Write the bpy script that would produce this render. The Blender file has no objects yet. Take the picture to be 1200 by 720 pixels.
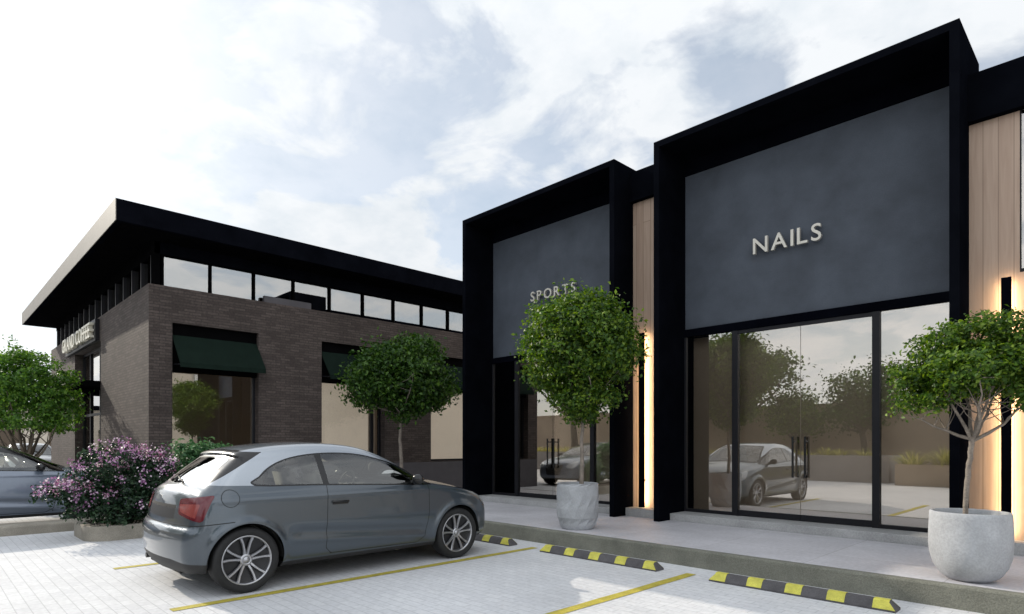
import bpy, bmesh, math, random
import numpy as np
from mathutils import Vector, Matrix
random.seed(7)
R = math.radians
sc = bpy.context.scene
COL = sc.collection

# ------------------------------------------------------------------ helpers
def link(o):
    COL.objects.link(o)
    return o

ORG = {}          # world origin of every thing / part (rotation free things only)

def thing(name, label, cat, loc=(0, 0, 0), group=None, rz=0.0):
    o = link(bpy.data.objects.new(name, None))
    o.empty_display_size = 0.2
    o.location = loc
    o.rotation_euler = (0, 0, rz)
    o['label'] = label
    o['category'] = cat
    if group:
        o['group'] = group
    ORG[o.name] = Vector(loc)
    return o

def tag(o, label=None, cat=None, group=None, kind=None):
    if label: o['label'] = label
    if cat: o['category'] = cat
    if group: o['group'] = group
    if kind: o['kind'] = kind
    return o

class MB:
    """collects faces in world space and links them as one mesh object"""
    def __init__(self):
        self.v = []; self.f = []; self.m = []; self.uv = []; self.smooth = []
    def poly(self, pts, mi=0, sm=False, uv=None):
        b = len(self.v)
        self.v += [tuple(p) for p in pts]
        self.f.append(tuple(range(b, b + len(pts))))
        self.m.append(mi); self.smooth.append(sm); self.uv.append(uv)
    def grid(self, rows, mi=0, sm=True, closed=False):
        """rows: list of equally long point lists, shared vertices"""
        b = len(self.v); n = len(rows[0])
        for r in rows: self.v += [tuple(p) for p in r]
        for i in range(len(rows) - 1):
            for j in range(n if closed else n - 1):
                k = (j + 1) % n
                self.f.append((b + i*n + j, b + i*n + k, b + (i+1)*n + k, b + (i+1)*n + j))
                self.m.append(mi); self.smooth.append(sm); self.uv.append(None)
    def box(self, x0, x1, y0, y1, z0, z1, mi=0, bev=0.0):
        if x1 < x0: x0, x1 = x1, x0
        if y1 < y0: y0, y1 = y1, y0
        if z1 < z0: z0, z1 = z1, z0
        if bev <= 0:
            c = [(x, y, z) for z in (z0, z1) for y in (y0, y1) for x in (x0, x1)]
            b = len(self.v); self.v += c
            for q in ((0,2,3,1),(4,5,7,6),(0,1,5,4),(2,6,7,3),(0,4,6,2),(1,3,7,5)):
                self.f.append(tuple(b + i for i in q)); self.m.append(mi); self.smooth.append(False); self.uv.append(None)
            return
        bm = bmesh.new()
        bmesh.ops.create_cube(bm, size=1.0)
        for v in bm.verts:
            v.co = Vector(((x0+x1)/2 + v.co.x*(x1-x0), (y0+y1)/2 + v.co.y*(y1-y0), (z0+z1)/2 + v.co.z*(z1-z0)))
        bmesh.ops.bevel(bm, geom=list(bm.edges), offset=min(bev, .45*min(x1-x0, y1-y0, z1-z0)), segments=2, affect='EDGES', profile=0.5)
        self.addbm(bm, mi)
    def addbm(self, bm, mi=0, sm=False):
        bm.verts.index_update()
        b = len(self.v)
        self.v += [tuple(v.co) for v in bm.verts]
        for f in bm.faces:
            self.f.append(tuple(b + v.index for v in f.verts)); self.m.append(mi); self.smooth.append(sm); self.uv.append(None)
        bm.free()
    def tube(self, pts, rad, n=8, mi=0, cap=True):
        pts = [Vector(p) for p in pts]
        if not hasattr(rad, '__len__'): rad = [rad]*len(pts)
        rows = []
        up = Vector((0.13, 0.21, 0.97))
        for i, p in enumerate(pts):
            d = (pts[min(i+1, len(pts)-1)] - pts[max(i-1, 0)])
            d.normalize()
            a = d.cross(up)
            if a.length < .05: a = d.cross(Vector((1, 0, 0)))
            a.normalize(); c = d.cross(a)
            rows.append([p + (a*math.cos(t) + c*math.sin(t))*rad[i] for t in [2*math.pi*k/n for k in range(n)]])
        self.grid(rows, mi, True, True)
        if cap:
            self.poly(rows[0][::-1], mi); self.poly(rows[-1], mi)
    def lathe(self, cx, cy, prof, n=48, mi=0, sm=True):
        rows = [[(cx + r*math.cos(2*math.pi*k/n), cy + r*math.sin(2*math.pi*k/n), z) for k in range(n)] for r, z in prof]
        self.grid(rows, mi, sm, True)
    def pane(self, x0, x1, y0, y1, z0, z1, front):
        """a sheet of glass: coated outer face (slot 0), clear edges and back (slot 1)"""
        b = len(self.m)
        self.box(x0, x1, y0, y1, z0, z1, 1)
        self.m[b + {'-y': 2, '+x': 5}[front]] = 0
    def build(self, name, mats, parent=None, local=False, loc=None):
        me = bpy.data.meshes.new(name)
        o = link(bpy.data.objects.new(name, me))
        if parent is not None:
            org = Vector((0, 0, 0)) if local else ORG.get(parent.name, Vector((0, 0, 0)))
            o.parent = parent
            ORG[o.name] = org
        else:
            org = Vector(loc) if loc is not None else Vector((0, 0, 0))
            o.location = org
            ORG[o.name] = org
        vs = [(x - org.x, y - org.y, z - org.z) for x, y, z in self.v]
        me.from_pydata(vs, [], self.f)
        if not isinstance(mats, (list, tuple)): mats = [mats]
        for m in mats: me.materials.append(m)
        me.polygons.foreach_set('material_index', self.m)
        me.polygons.foreach_set('use_smooth', self.smooth)
        uvl = me.uv_layers.new(name='UVMap')
        data = np.zeros(len(me.loops)*2, dtype=np.float32)
        for p, uv in zip(me.polygons, self.uv):
            n = p.normal
            a = (abs(n.x), abs(n.y), abs(n.z))
            k = a.index(max(a))
            for q, li in enumerate(p.loop_indices):
                if uv: u, w = uv[q]
                else:
                    c = self.v[me.loops[li].vertex_index]
                    u, w = ((c[1], c[2]), (c[0], c[2]), (c[0], c[1]))[k]
                data[2*li] = u; data[2*li+1] = w
        uvl.data.foreach_set('uv', data)
        me.update()
        return o

# ------------------------------------------------------------------ materials
def newmat(name):
    m = bpy.data.materials.new(name); m.use_nodes = True
    nt = m.node_tree
    b = nt.nodes['Principled BSDF']
    return m, nt, b

def N(nt, typ, **kw):
    n = nt.nodes.new(typ)
    for k, v in kw.items():
        if k in n.inputs.keys() if hasattr(n.inputs, 'keys') else False:
            n.inputs[k].default_value = v
        else:
            setattr(n, k, v)
    return n

def ramp(nt, fac, stops):
    r = nt.nodes.new('ShaderNodeValToRGB')
    els = r.color_ramp.elements
    while len(els) < len(stops): els.new(0.5)
    for e, (p, c) in zip(els, stops):
        e.position = p; e.color = (c[0], c[1], c[2], 1)
    nt.links.new(fac, r.inputs[0])
    return r.outputs[0]

def simple(name, col, rough=0.6, metal=0.0, var=0.12, scale=3.0, bump=0.0, bscale=60.0, spec=0.5, coat=0.0, fine=0.0):
    """principled with a two-scale noise variation of the base colour and an optional fine bump"""
    m, nt, b = newmat(name)
    b.inputs['Roughness'].default_value = rough
    b.inputs['Metallic'].default_value = metal
    b.inputs['Specular IOR Level'].default_value = spec
    b.inputs['Coat Weight'].default_value = coat
    b.inputs['Coat Roughness'].default_value = 0.03
    tc = N(nt, 'ShaderNodeTexCoord')
    nz = N(nt, 'ShaderNodeTexNoise'); nz.inputs['Scale'].default_value = scale; nz.inputs['Detail'].default_value = 6; nz.inputs['Roughness'].default_value = .6
    nt.links.new(tc.outputs['Object'], nz.inputs['Vector'])
    d = [max(0, c*(1-var)) for c in col]; l = [min(1, c*(1+var)) for c in col]
    out = ramp(nt, nz.outputs['Fac'], [(0.3, d), (0.7, l)])
    if fine > 0:
        n2 = N(nt, 'ShaderNodeTexNoise'); n2.inputs['Scale'].default_value = bscale*2; n2.inputs['Detail'].default_value = 2
        nt.links.new(tc.outputs['Object'], n2.inputs['Vector'])
        mx = N(nt, 'ShaderNodeMix'); mx.data_type = 'RGBA'; mx.blend_type = 'MULTIPLY'; mx.inputs[0].default_value = 1
        g = ramp(nt, n2.outputs['Fac'], [(0.35, (1-fine,)*3), (0.65, (1,)*3)])
        nt.links.new(out, mx.inputs[6]); nt.links.new(g, mx.inputs[7]); out = mx.outputs[2]
    nt.links.new(out, b.inputs['Base Color'])
    if bump > 0:
        n3 = N(nt, 'ShaderNodeTexNoise'); n3.inputs['Scale'].default_value = bscale; n3.inputs['Detail'].default_value = 4
        nt.links.new(tc.outputs['Object'], n3.inputs['Vector'])
        bp = N(nt, 'ShaderNodeBump'); bp.inputs['Strength'].default_value = bump; bp.inputs['Distance'].default_value = .01
        nt.links.new(n3.outputs['Fac'], bp.inputs['Height']); nt.links.new(bp.outputs[0], b.inputs['Normal'])
    return m

def brickmat(name, c1, c2, mort, bw, bh, ms, rough=.85, bump=.5, offset=.5, var=.25, spec=.3, stain=.25, nsc=.7):
    m, nt, b = newmat(name)
    b.inputs['Roughness'].default_value = rough
    b.inputs['Specular IOR Level'].default_value = spec
    tc = N(nt, 'ShaderNodeTexCoord')
    br = N(nt, 'ShaderNodeTexBrick'); br.offset = offset
    br.inputs['Scale'].default_value = 1.0
    br.inputs['Brick Width'].default_value = bw; br.inputs['Row Height'].default_value = bh
    br.inputs['Mortar Size'].default_value = ms; br.inputs['Mortar Smooth'].default_value = .2
    br.inputs['Color1'].default_value = (*c1, 1); br.inputs['Color2'].default_value = (*c2, 1); br.inputs['Mortar'].default_value = (*mort, 1)
    br.inputs['Bias'].default_value = -.1
    nt.links.new(tc.outputs['UV'], br.inputs['Vector'])
    nz = N(nt, 'ShaderNodeTexNoise'); nz.inputs['Scale'].default_value = nsc; nz.inputs['Detail'].default_value = 8; nz.inputs['Roughness'].default_value = .65
    nt.links.new(tc.outputs['Object'], nz.inputs['Vector'])
    g = ramp(nt, nz.outputs['Fac'], [(.3, (1-stain,)*3), (.7, (1+stain*.4,)*3)])
    mx = N(nt, 'ShaderNodeMix'); mx.data_type = 'RGBA'; mx.blend_type = 'MULTIPLY'; mx.inputs[0].default_value = 1
    nt.links.new(br.outputs['Color'], mx.inputs[6]); nt.links.new(g, mx.inputs[7])
    n2 = N(nt, 'ShaderNodeTexNoise'); n2.inputs['Scale'].default_value = 25; n2.inputs['Detail'].default_value = 4
    nt.links.new(tc.outputs['Object'], n2.inputs['Vector'])
    g2 = ramp(nt, n2.outputs['Fac'], [(.3, (1-var,)*3), (.7, (1+var*.3,)*3)])
    m2 = N(nt, 'ShaderNodeMix'); m2.data_type = 'RGBA'; m2.blend_type = 'MULTIPLY'; m2.inputs[0].default_value = 1
    nt.links.new(mx.outputs[2], m2.inputs[6]); nt.links.new(g2, m2.inputs[7])
    nt.links.new(m2.outputs[2], b.inputs['Base Color'])
    bp = N(nt, 'ShaderNodeBump'); bp.inputs['Strength'].default_value = bump; bp.inputs['Distance'].default_value = .008; bp.invert = True
    ad = N(nt, 'ShaderNodeMath'); ad.operation = 'MULTIPLY_ADD'; ad.inputs[1].default_value = -.35
    nt.links.new(n2.outputs['Fac'], ad.inputs[0]); nt.links.new(br.outputs['Fac'], ad.inputs[2])
    nt.links.new(ad.outputs[0], bp.inputs['Height']); nt.links.new(bp.outputs[0], b.inputs['Normal'])
    return m

def woodmat(name, base, dark, board=.14):
    m, nt, b = newmat(name)
    b.inputs['Roughness'].default_value = .55
    tc = N(nt, 'ShaderNodeTexCoord')
    mp = N(nt, 'ShaderNodeMapping'); mp.inputs['Scale'].default_value = (26, 1.3, 1)
    nt.links.new(tc.outputs['UV'], mp.inputs['Vector'])
    nz = N(nt, 'ShaderNodeTexNoise'); nz.inputs['Scale'].default_value = 1; nz.inputs['Detail'].default_value = 8; nz.inputs['Distortion'].default_value = .8
    nt.links.new(mp.outputs[0], nz.inputs['Vector'])
    grain = ramp(nt, nz.outputs['Fac'], [(.25, dark), (.75, base)])
    br = N(nt, 'ShaderNodeTexBrick'); br.offset = .37
    br.inputs['Scale'].default_value = 1; br.inputs['Brick Width'].default_value = 14; br.inputs['Row Height'].default_value = board
    br.inputs['Mortar Size'].default_value = .004
    br.inputs['Color1'].default_value = (1, 1, 1, 1); br.inputs['Color2'].default_value = (.88, .85, .83, 1); br.inputs['Mortar'].default_value = (.5, .46, .43, 1)
    sw = N(nt, 'ShaderNodeMapping'); sw.inputs['Rotation'].default_value = (0, 0, math.pi/2)
    nt.links.new(tc.outputs['UV'], sw.inputs['Vector']); nt.links.new(sw.outputs[0], br.inputs['Vector'])
    mx = N(nt, 'ShaderNodeMix'); mx.data_type = 'RGBA'; mx.blend_type = 'MULTIPLY'; mx.inputs[0].default_value = 1
    nt.links.new(grain, mx.inputs[6]); nt.links.new(br.outputs['Color'], mx.inputs[7])
    nt.links.new(mx.outputs[2], b.inputs['Base Color'])
    bp = N(nt, 'ShaderNodeBump'); bp.inputs['Strength'].default_value = .25; bp.inputs['Distance'].default_value = .004
    nt.links.new(nz.outputs['Fac'], bp.inputs['Height']); nt.links.new(bp.outputs[0], b.inputs['Normal'])
    return m

def glassmat(name, tint, refl, rcol=(1, 1, 1), wave=.0):
    """solar-control glazing: a partly reflecting coat over a tinted see-through pane"""
    m, nt, b = newmat(name)
    nt.nodes.remove(b)
    out = nt.nodes['Material Output']
    tr = N(nt, 'ShaderNodeBsdfTransparent'); tr.inputs[0].default_value = (*tint, 1)
    gl = N(nt, 'ShaderNodeBsdfGlossy'); gl.inputs['Color'].default_value = (*rcol, 1); gl.inputs['Roughness'].default_value = 0.0
    fr = N(nt, 'ShaderNodeFresnel'); fr.inputs['IOR'].default_value = 1.5
    ma = N(nt, 'ShaderNodeMath'); ma.operation = 'MULTIPLY_ADD'; ma.inputs[1].default_value = 1 - refl; ma.inputs[2].default_value = refl; ma.use_clamp = True
    nt.links.new(fr.outputs[0], ma.inputs[0])
    mx = N(nt, 'ShaderNodeMixShader')
    nt.links.new(ma.outputs[0], mx.inputs[0]); nt.links.new(tr.outputs[0], mx.inputs[1]); nt.links.new(gl.outputs[0], mx.inputs[2])
    if wave > 0:
        tc = N(nt, 'ShaderNodeTexCoord')
        nz = N(nt, 'ShaderNodeTexNoise'); nz.inputs['Scale'].default_value = .7; nz.inputs['Detail'].default_value = 1
        nt.links.new(tc.outputs['Object'], nz.inputs['Vector'])
        bp = N(nt, 'ShaderNodeBump'); bp.inputs['Strength'].default_value = wave; bp.inputs['Distance'].default_value = .02
        nt.links.new(nz.outputs['Fac'], bp.inputs['Height']); nt.links.new(bp.outputs[0], gl.inputs['Normal'])
    nt.links.new(mx.outputs[0], out.inputs['Surface'])
    return m

def leafmat(name, c1, c2, c3, trans=.35, rough=.5):
    m, nt, b = newmat(name)
    out = nt.nodes['Material Output']
    geo = N(nt, 'ShaderNodeNewGeometry')
    col = ramp(nt, geo.outputs['Random Per Island'], [(0.0, c1), (.55, c2), (1.0, c3)])
    nt.links.new(col, b.inputs['Base Color'])
    b.inputs['Roughness'].default_value = rough
    b.inputs['Specular IOR Level'].default_value = .35
    tl = N(nt, 'ShaderNodeBsdfTranslucent')
    hs = N(nt, 'ShaderNodeHueSaturation'); hs.inputs['Hue'].default_value = .492; hs.inputs['Saturation'].default_value = 1.1; hs.inputs['Value'].default_value = 1.5
    nt.links.new(col, hs.inputs['Color']); nt.links.new(hs.outputs[0], tl.inputs['Color'])
    mx = N(nt, 'ShaderNodeMixShader'); mx.inputs[0].default_value = trans
    nt.links.new(b.outputs[0], mx.inputs[1]); nt.links.new(tl.outputs[0], mx.inputs[2]); nt.links.new(mx.outputs[0], out.inputs['Surface'])
    return m

def emit(name, col, s):
    m, nt, b = newmat(name)
    b.inputs['Base Color'].default_value = (*col, 1)
    b.inputs['Emission Color'].default_value = (*col, 1); b.inputs['Emission Strength'].default_value = s
    return m

M = {}
M['paver'] = brickmat('white_pavers', (.645, .65, .665), (.595, .60, .62), (.47, .475, .49), .20, .10, .004, rough=.8, bump=.28, var=.12, stain=.17, nsc=.5)
M['slab'] = brickmat('sidewalk_slabs', (.58, .57, .60), (.53, .52, .55), (.40, .39, .40), 1.2, 1.2, .005, rough=.6, bump=.25, var=.14, stain=.22, offset=0, nsc=.9)
M['kerb'] = simple('kerb_concrete', (.20, .20, .165), .9, var=.25, scale=2.5, bump=.5, bscale=45, fine=.3)
M['kerb_light'] = simple('weathered_kerb', (.34, .31, .26), .9, var=.2, scale=3, bump=.4, bscale=45, fine=.25)
M['step'] = simple('step_stone', (.40, .40, .40), .75, var=.2, scale=2.2, bump=.3, bscale=30, fine=.2)
M['line'] = simple('road_paint', (.50, .42, .06), .7, var=.22, scale=8, bump=.3, bscale=80, fine=.35)
M['black'] = simple('black_steel', (.0030, .0035, .0054), .6, var=.3, scale=2, spec=.0)
M['blackmatt'] = simple('black_cladding', (.0024, .0028, .0050), .7, var=.3, scale=2, spec=.0)
M['fascia'] = simple('roof_fascia', (.0034, .0038, .0058), .5, metal=0, var=.3, scale=2, spec=.0)
M['soffit'] = simple('dark_soffit', (.0035, .0035, .0038), .8, var=.2, scale=2, spec=.0)
M['sunfascia'] = simple('sunlit_fascia_tone', (.155, .140, .122), .6, metal=0, var=.10, scale=2, spec=.4)  # beige stands in for sun on the dark street-side fascia
M['panel'] = simple('slate_render', (.066, .077, .097), .75, var=.24, scale=1.6, bump=.15, bscale=40, fine=.12, spec=.35)
M['brick'] = brickmat('dark_brick', (.074, .057, .051), (.122, .096, .086), (.062, .051, .046), .23, .060, .008, bump=.8, var=.3, stain=.3, nsc=.6)
M['plinth'] = simple('plinth_stone', (.085, .078, .085), .8, var=.15, scale=2, bump=.3, bscale=40)
M['wood'] = woodmat('cedar_boards', (.50, .375, .29), (.40, .285, .215))
M['glass'] = glassmat('coated_glass', (.97, .93, .88), .42, (.98, .92, .85), wave=.03)
M['glass3'] = glassmat('clear_glass', (.93, .92, .90), .16)
M['rearglass'] = glassmat('mirror_tint_glass', (.30, .31, .31), .62)
M['clear'] = glassmat('clear_back_face', (.97, .97, .96), .0)
M['glass2'] = glassmat('cafe_glass', (.80, .77, .72), .38, (.95, .93, .90), wave=.04)
M['frame'] = simple('dark_aluminium', (.012, .012, .015), .5, metal=0, var=.1, spec=.2)
M['letter'] = simple('brushed_letters', (.55, .52, .46), .35, metal=.4, var=.08, scale=10)
M['letter2'] = simple('cream_letters', (.70, .66, .56), .45, metal=.1, var=.08, scale=10)
M['taupe'] = simple('interior_plaster', (.72, .62, .52), .9, var=.06, scale=1)
M['intfloor'] = simple('interior_floor', (.40, .36, .31), .4, var=.08, scale=1)
M['blind'] = simple('linen_blind', (.80, .73, .62), .9, var=.07, scale=3, fine=.1)
M['ceil'] = simple('interior_ceiling', (.5, .48, .45), .9, var=.03)
M['stucco'] = simple('beige_stucco', (.56, .49, .40), .9, var=.10, scale=1.2, bump=.25, bscale=50, fine=.1)
_b = M['blind'].node_tree.nodes['Principled BSDF']      # added glow lifts the cafe blinds; the room behind has no lamp
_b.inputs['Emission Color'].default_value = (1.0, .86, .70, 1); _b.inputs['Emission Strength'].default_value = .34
M['awning'] = simple('green_canvas', (.0075, .0155, .0115), .9, var=.15, scale=4, bump=.2, bscale=200, spec=.1)
M['led'] = emit('warm_led', (1.0, .76, .46), 32)
M['pot'] = simple('cast_concrete', (.40, .41, .43), .8, var=.16, scale=5, bump=.35, bscale=30, fine=.14)
M['soil'] = simple('dark_soil', (.03, .022, .015), .95, var=.4, scale=20, bump=.8, bscale=60)
M['bark'] = simple('pale_bark', (.26, .22, .185), .9, var=.3, scale=14, bump=.8, bscale=50, fine=.25)
M['barkd'] = simple('brown_bark', (.10, .08, .06), .9, var=.3, scale=10, bump=.8, bscale=50)
M['leafA'] = leafmat('ficus_leaves', (.018, .052, .007), (.056, .124, .012), (.18, .27, .028))
M['leafB'] = leafmat('bright_leaves', (.028, .085, .010), (.070, .170, .022), (.18, .32, .045))
M['leafC'] = leafmat('dark_leaves', (.012, .042, .006), (.036, .094, .011), (.09, .17, .022), trans=.28)
M['leafD'] = leafmat('bush_leaves', (.006, .020, .010), (.014, .040, .018), (.035, .075, .030), trans=.2)
M['leafE'] = leafmat('shrub_leaves', (.025, .080, .030), (.060, .15, .060), (.14, .26, .11), trans=.3)
M['flower'] = leafmat('lilac_petals', (.20, .07, .18), (.42, .22, .40), (.78, .66, .74), trans=.3)
M['flowerp'] = leafmat('pink_petals', (.22, .05, .12), (.42, .22, .33), (.75, .66, .72), trans=.3)
M['grass'] = leafmat('tuft_blades', (.20, .22, .05), (.45, .43, .13), (.72, .66, .34), trans=.4)
M['rubber'] = simple('stop_rubber', (.098, .093, .098), .85, var=.25, scale=8, bump=.4, bscale=70, fine=.3)
M['yellow'] = simple('stop_yellow', (.60, .56, .085), .6, var=.22, scale=12, bump=.3, bscale=80, fine=.18)
M['brownwall'] = simple('brown_render', (.42, .335, .255), .9, var=.12, scale=.8, bump=.3, bscale=30)
M['greywall'] = simple('planter_render', (.34, .31, .29), .9, var=.12, scale=1, bump=.3, bscale=30)
M['paint'] = None

def carpaint(name, col, metal, rough):
    m, nt, b = newmat(name)
    b.inputs['Base Color'].default_value = (*col, 1)
    b.inputs['Metallic'].default_value = metal
    b.inputs['Roughness'].default_value = rough
    b.inputs['Coat Weight'].default_value = 1.0; b.inputs['Coat Roughness'].default_value = .04
    tc = N(nt, 'ShaderNodeTexCoord')
    nz = N(nt, 'ShaderNodeTexNoise'); nz.inputs['Scale'].default_value = 900; nz.inputs['Detail'].default_value = 1
    nt.links.new(tc.outputs['Object'], nz.inputs['Vector'])
    c = ramp(nt, nz.outputs['Fac'], [(.35, [x*.85 for x in col]), (.65, [min(1, x*1.15) for x in col])])
    nt.links.new(c, b.inputs['Base Color'])
    return m
M['paint'] = carpaint('grey_metallic_paint', (.060, .076, .094), .5, .30)
M['arch'] = carpaint('silver_roof_paint', (.34, .37, .41), .6, .28)
M['paintw'] = carpaint('silver_white_paint', (.15, .18, .235), .25, .3)
M['paintd'] = carpaint('dark_blue_paint', (.02, .022, .03), .3, .3)
M['cartrim'] = simple('gloss_black_trim', (.006, .006, .007), .25, var=.1)
M['plastic'] = simple('black_plastic', (.016, .016, .017), .6, var=.15, scale=10)
M['gap'] = simple('panel_gap', (.004, .004, .004), .8, var=.1)
M['carglass'] = glassmat('car_glass', (.72, .74, .70), .07)
M['tyre'] = simple('tyre_rubber', (.012, .012, .013), .75, var=.2, scale=12, bump=.3, bscale=60)
M['alloy'] = simple('alloy_metal', (.40, .40, .42), .28, metal=.85, var=.05, scale=8)
M['rimdark'] = simple('rim_black', (.012, .012, .014), .4, var=.1)
M['red'] = simple('red_lens', (.095, .005, .012), .2, var=.1, scale=30, coat=.3)
M['lens'] = simple('pale_lens', (.22, .045, .04), .2, var=.18, scale=24, coat=.3)
M['headlens'] = simple('clear_lens', (.45, .47, .50), .1, var=.1, scale=20, coat=1)
M['seat'] = simple('seat_fabric', (.22, .21, .19), .9, var=.1, scale=10)
M['dash'] = simple('dash_plastic', (.03, .03, .03), .7, var=.1)
M['plate'] = simple('plate_white', (.6, .6, .58), .5, var=.05)
# ------------------------------------------------------------------ ground, kerbs, markings
ZS = 0.197                       # sidewalk height
g = MB(); g.poly([(-260, -260, 0), (260, -260, 0), (260, 260, 0), (-260, 260, 0)])
ground = tag(g.build('parking_ground', M['paver']), kind='structure')
for x, y0, y1 in ((-5.745, 1.55, 6.04), (-3.395, 1.60, 6.04), (-8.10, 1.60, 6.04), (-1.05, 1.58, 6.04)):
    g = MB(); n = 14
    l = []; r = []
    rnd = random.Random(int(x*100))
    for i in range(n + 1):
        y = y0 + (y1 - y0)*i/n
        l.append((x - .055 + rnd.uniform(-.004, .004), y, .004)); r.append((x + .055 + rnd.uniform(-.004, .004), y, .004))
    g.grid([l, r][::-1], 0, False)
    g.build('parking_line', M['line'], ground)
# sidewalk in front of the shops with its kerb
g = MB(); g.box(-11.6, 30, 6.50, 8.60, -.05, ZS); g.box(-11.6, -10.3, 8.60, 22, -.05, ZS)
g.box(-10.3, 30, 8.60, 9.3, -.05, ZS - .02)
sidewalk = tag(g.build('sidewalk', M['slab']), kind='structure')
g = MB(); g.box(-11.6, 30, 6.38, 6.498, -.05, ZS + .002, bev=.02)
tag(g.build('kerb', M['kerb']), kind='structure')
# median strip by the parked white car
g = MB(); g.box(-12.62, -12.10, -14, 2.7, -.05, .15, bev=.03)
tag(g.build('median_strip', M['kerb_light']), kind='structure')

# ------------------------------------------------------------------ coffee house
XC, YC = -14.0, 3.37
XW, YN = -26.5, 15.5             # far ends of the two visible walls
ZB, ZR0, ZR1 = 4.67, 5.59, 6.0
cof = thing('coffee_building', 'dark brick coffee house with a flat black roof and a row of clerestory windows', 'building', (-14, 3.37, 0))
def wall_with_holes(mb, axis, c, t, a0, a1, z0, z1, holes, mi=0):
    """axis 'x': wall lies in the plane x=c (thickness t towards -x), a runs along y; axis 'y': plane y=c (thickness towards +y), a runs along x"""
    def bx(u0, u1, w0, w1):
        if u1 - u0 < 1e-4 or w1 - w0 < 1e-4: return
        if axis == 'x': mb.box(c - t, c, u0, u1, w0, w1, mi)
        else: mb.box(u0, u1, c, c + t, w0, w1, mi)
    cur = a0
    for (h0, h1, b, tp) in sorted(holes):
        bx(cur, h0, z0, z1); bx(h0, h1, z0, b); bx(h0, h1, tp, z1); cur = h1
    bx(cur, a1, z0, z1)
WINS = [(3.804, 5.583, .92, 3.935), (7.125, 8.92, .92, 3.935), (10.44, 12.24, .92, 3.935)]
DOOR = (-22.05, -18.5, .0, 4.05)
g = MB()
wall_with_holes(g, 'x', XC, .38, YC, YN, .90, ZB, WINS)
wall_with_holes(g, 'y', YC, .38, XW, XC - .38, .0, ZB, [DOOR])
g.box(XW, XW + .38, YC + .38, YN, 0, ZB)
g.box(XW, XC, YN, YN + .38, 0, ZB)
g.build('wall', M['brick'], cof)
g = MB(); g.box(XC - .38, XC + .05, YC + .9, YN, 0, .898, bev=.01)
g.box(XC - .38, XC - .001, YC, YC + .9, 0, .899)
g.build('plinth', M['plinth'], cof)
# roof slab
g = MB(); g.box(-27.4, -13.3, 2.671, YN + .8, ZR0, ZR1, bev=.004)
g.box(-26.4, -14.1, 3.5, YN - .1, ZR0 - .25, ZR0 - .002, 0)
rf = g.build('roof', M['fascia'], cof)
g = MB(); g.box(-27.4, -13.302, 2.655, 2.668, ZR0 + .002, ZR1 + .002)  # grazing sun put into colour: beige sheet over the street-side roof edge
g.build('fascia_sun_face', M['sunfascia'], rf)
g = MB(); g.box(-27.3, -13.4, 2.77, YN + .7, ZR0 - .012, ZR0 - .003)
g.build('soffit', M['soffit'], rf)
# clerestory
cl = MB(); cl.box(XC - .25, XC - .12, 3.5, YN - .2, 5.33, ZR0 - .013); cl.box(XW + .2, XC - .26, YC + .12, YC + .25, 5.33, ZR0 - .013)
cl.box(XC - .25, XC - .12, 3.5, YN - .2, ZB, ZB + .03); cl.box(XW + .2, XC - .26, YC + .12, YC + .25, ZB, ZB + .03)
cl.box(XC - .25, XC - .10, 3.47, 3.60, ZB + .001, ZR0 - .014)
clo = cl.build('clerestory', M['soffit'], cof)
ys = [3.66 + .94*i for i in range(13)]
for i, y in enumerate(ys[:-1]):
    g = MB(); g.pane(XC - .20, XC - .19, y + .02, y + .92, ZB + .03, 5.33, '+x')
    g.build('pane', [M['glass2'], M['clear']], clo)
for y in ys:
    g = MB(); g.box(XC - .24, XC - .13, y - .022, y + .022, ZB + .031, 5.329)
    g.build('mullion', M['soffit'], clo)
nx = 15
xs = [XC - .32 - (XC - .32 - XW - .35)*i/nx for i in range(nx + 1)]
for i in range(nx):
    g = MB(); g.pane(xs[i+1] + .02, xs[i] - .02, YC + .18, YC + .19, ZB + .03, 5.33, '-y')
    g.build('pane', [M['glass2'], M['clear']], clo)
for x in xs:
    g = MB(); g.box(x - .03, x + .03, YC + .115, YC + .245, ZB + .031, 5.329)
    g.build('mullion', M['frame'], clo)
# concrete block seen on the brick ledge behind the glass
g = MB(); g.box(XC - .119, XC - .01, 5.72, 6.86, ZB, ZB + .15, bev=.008)
g.build('ledge_block', M['plinth'], cof)
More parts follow.
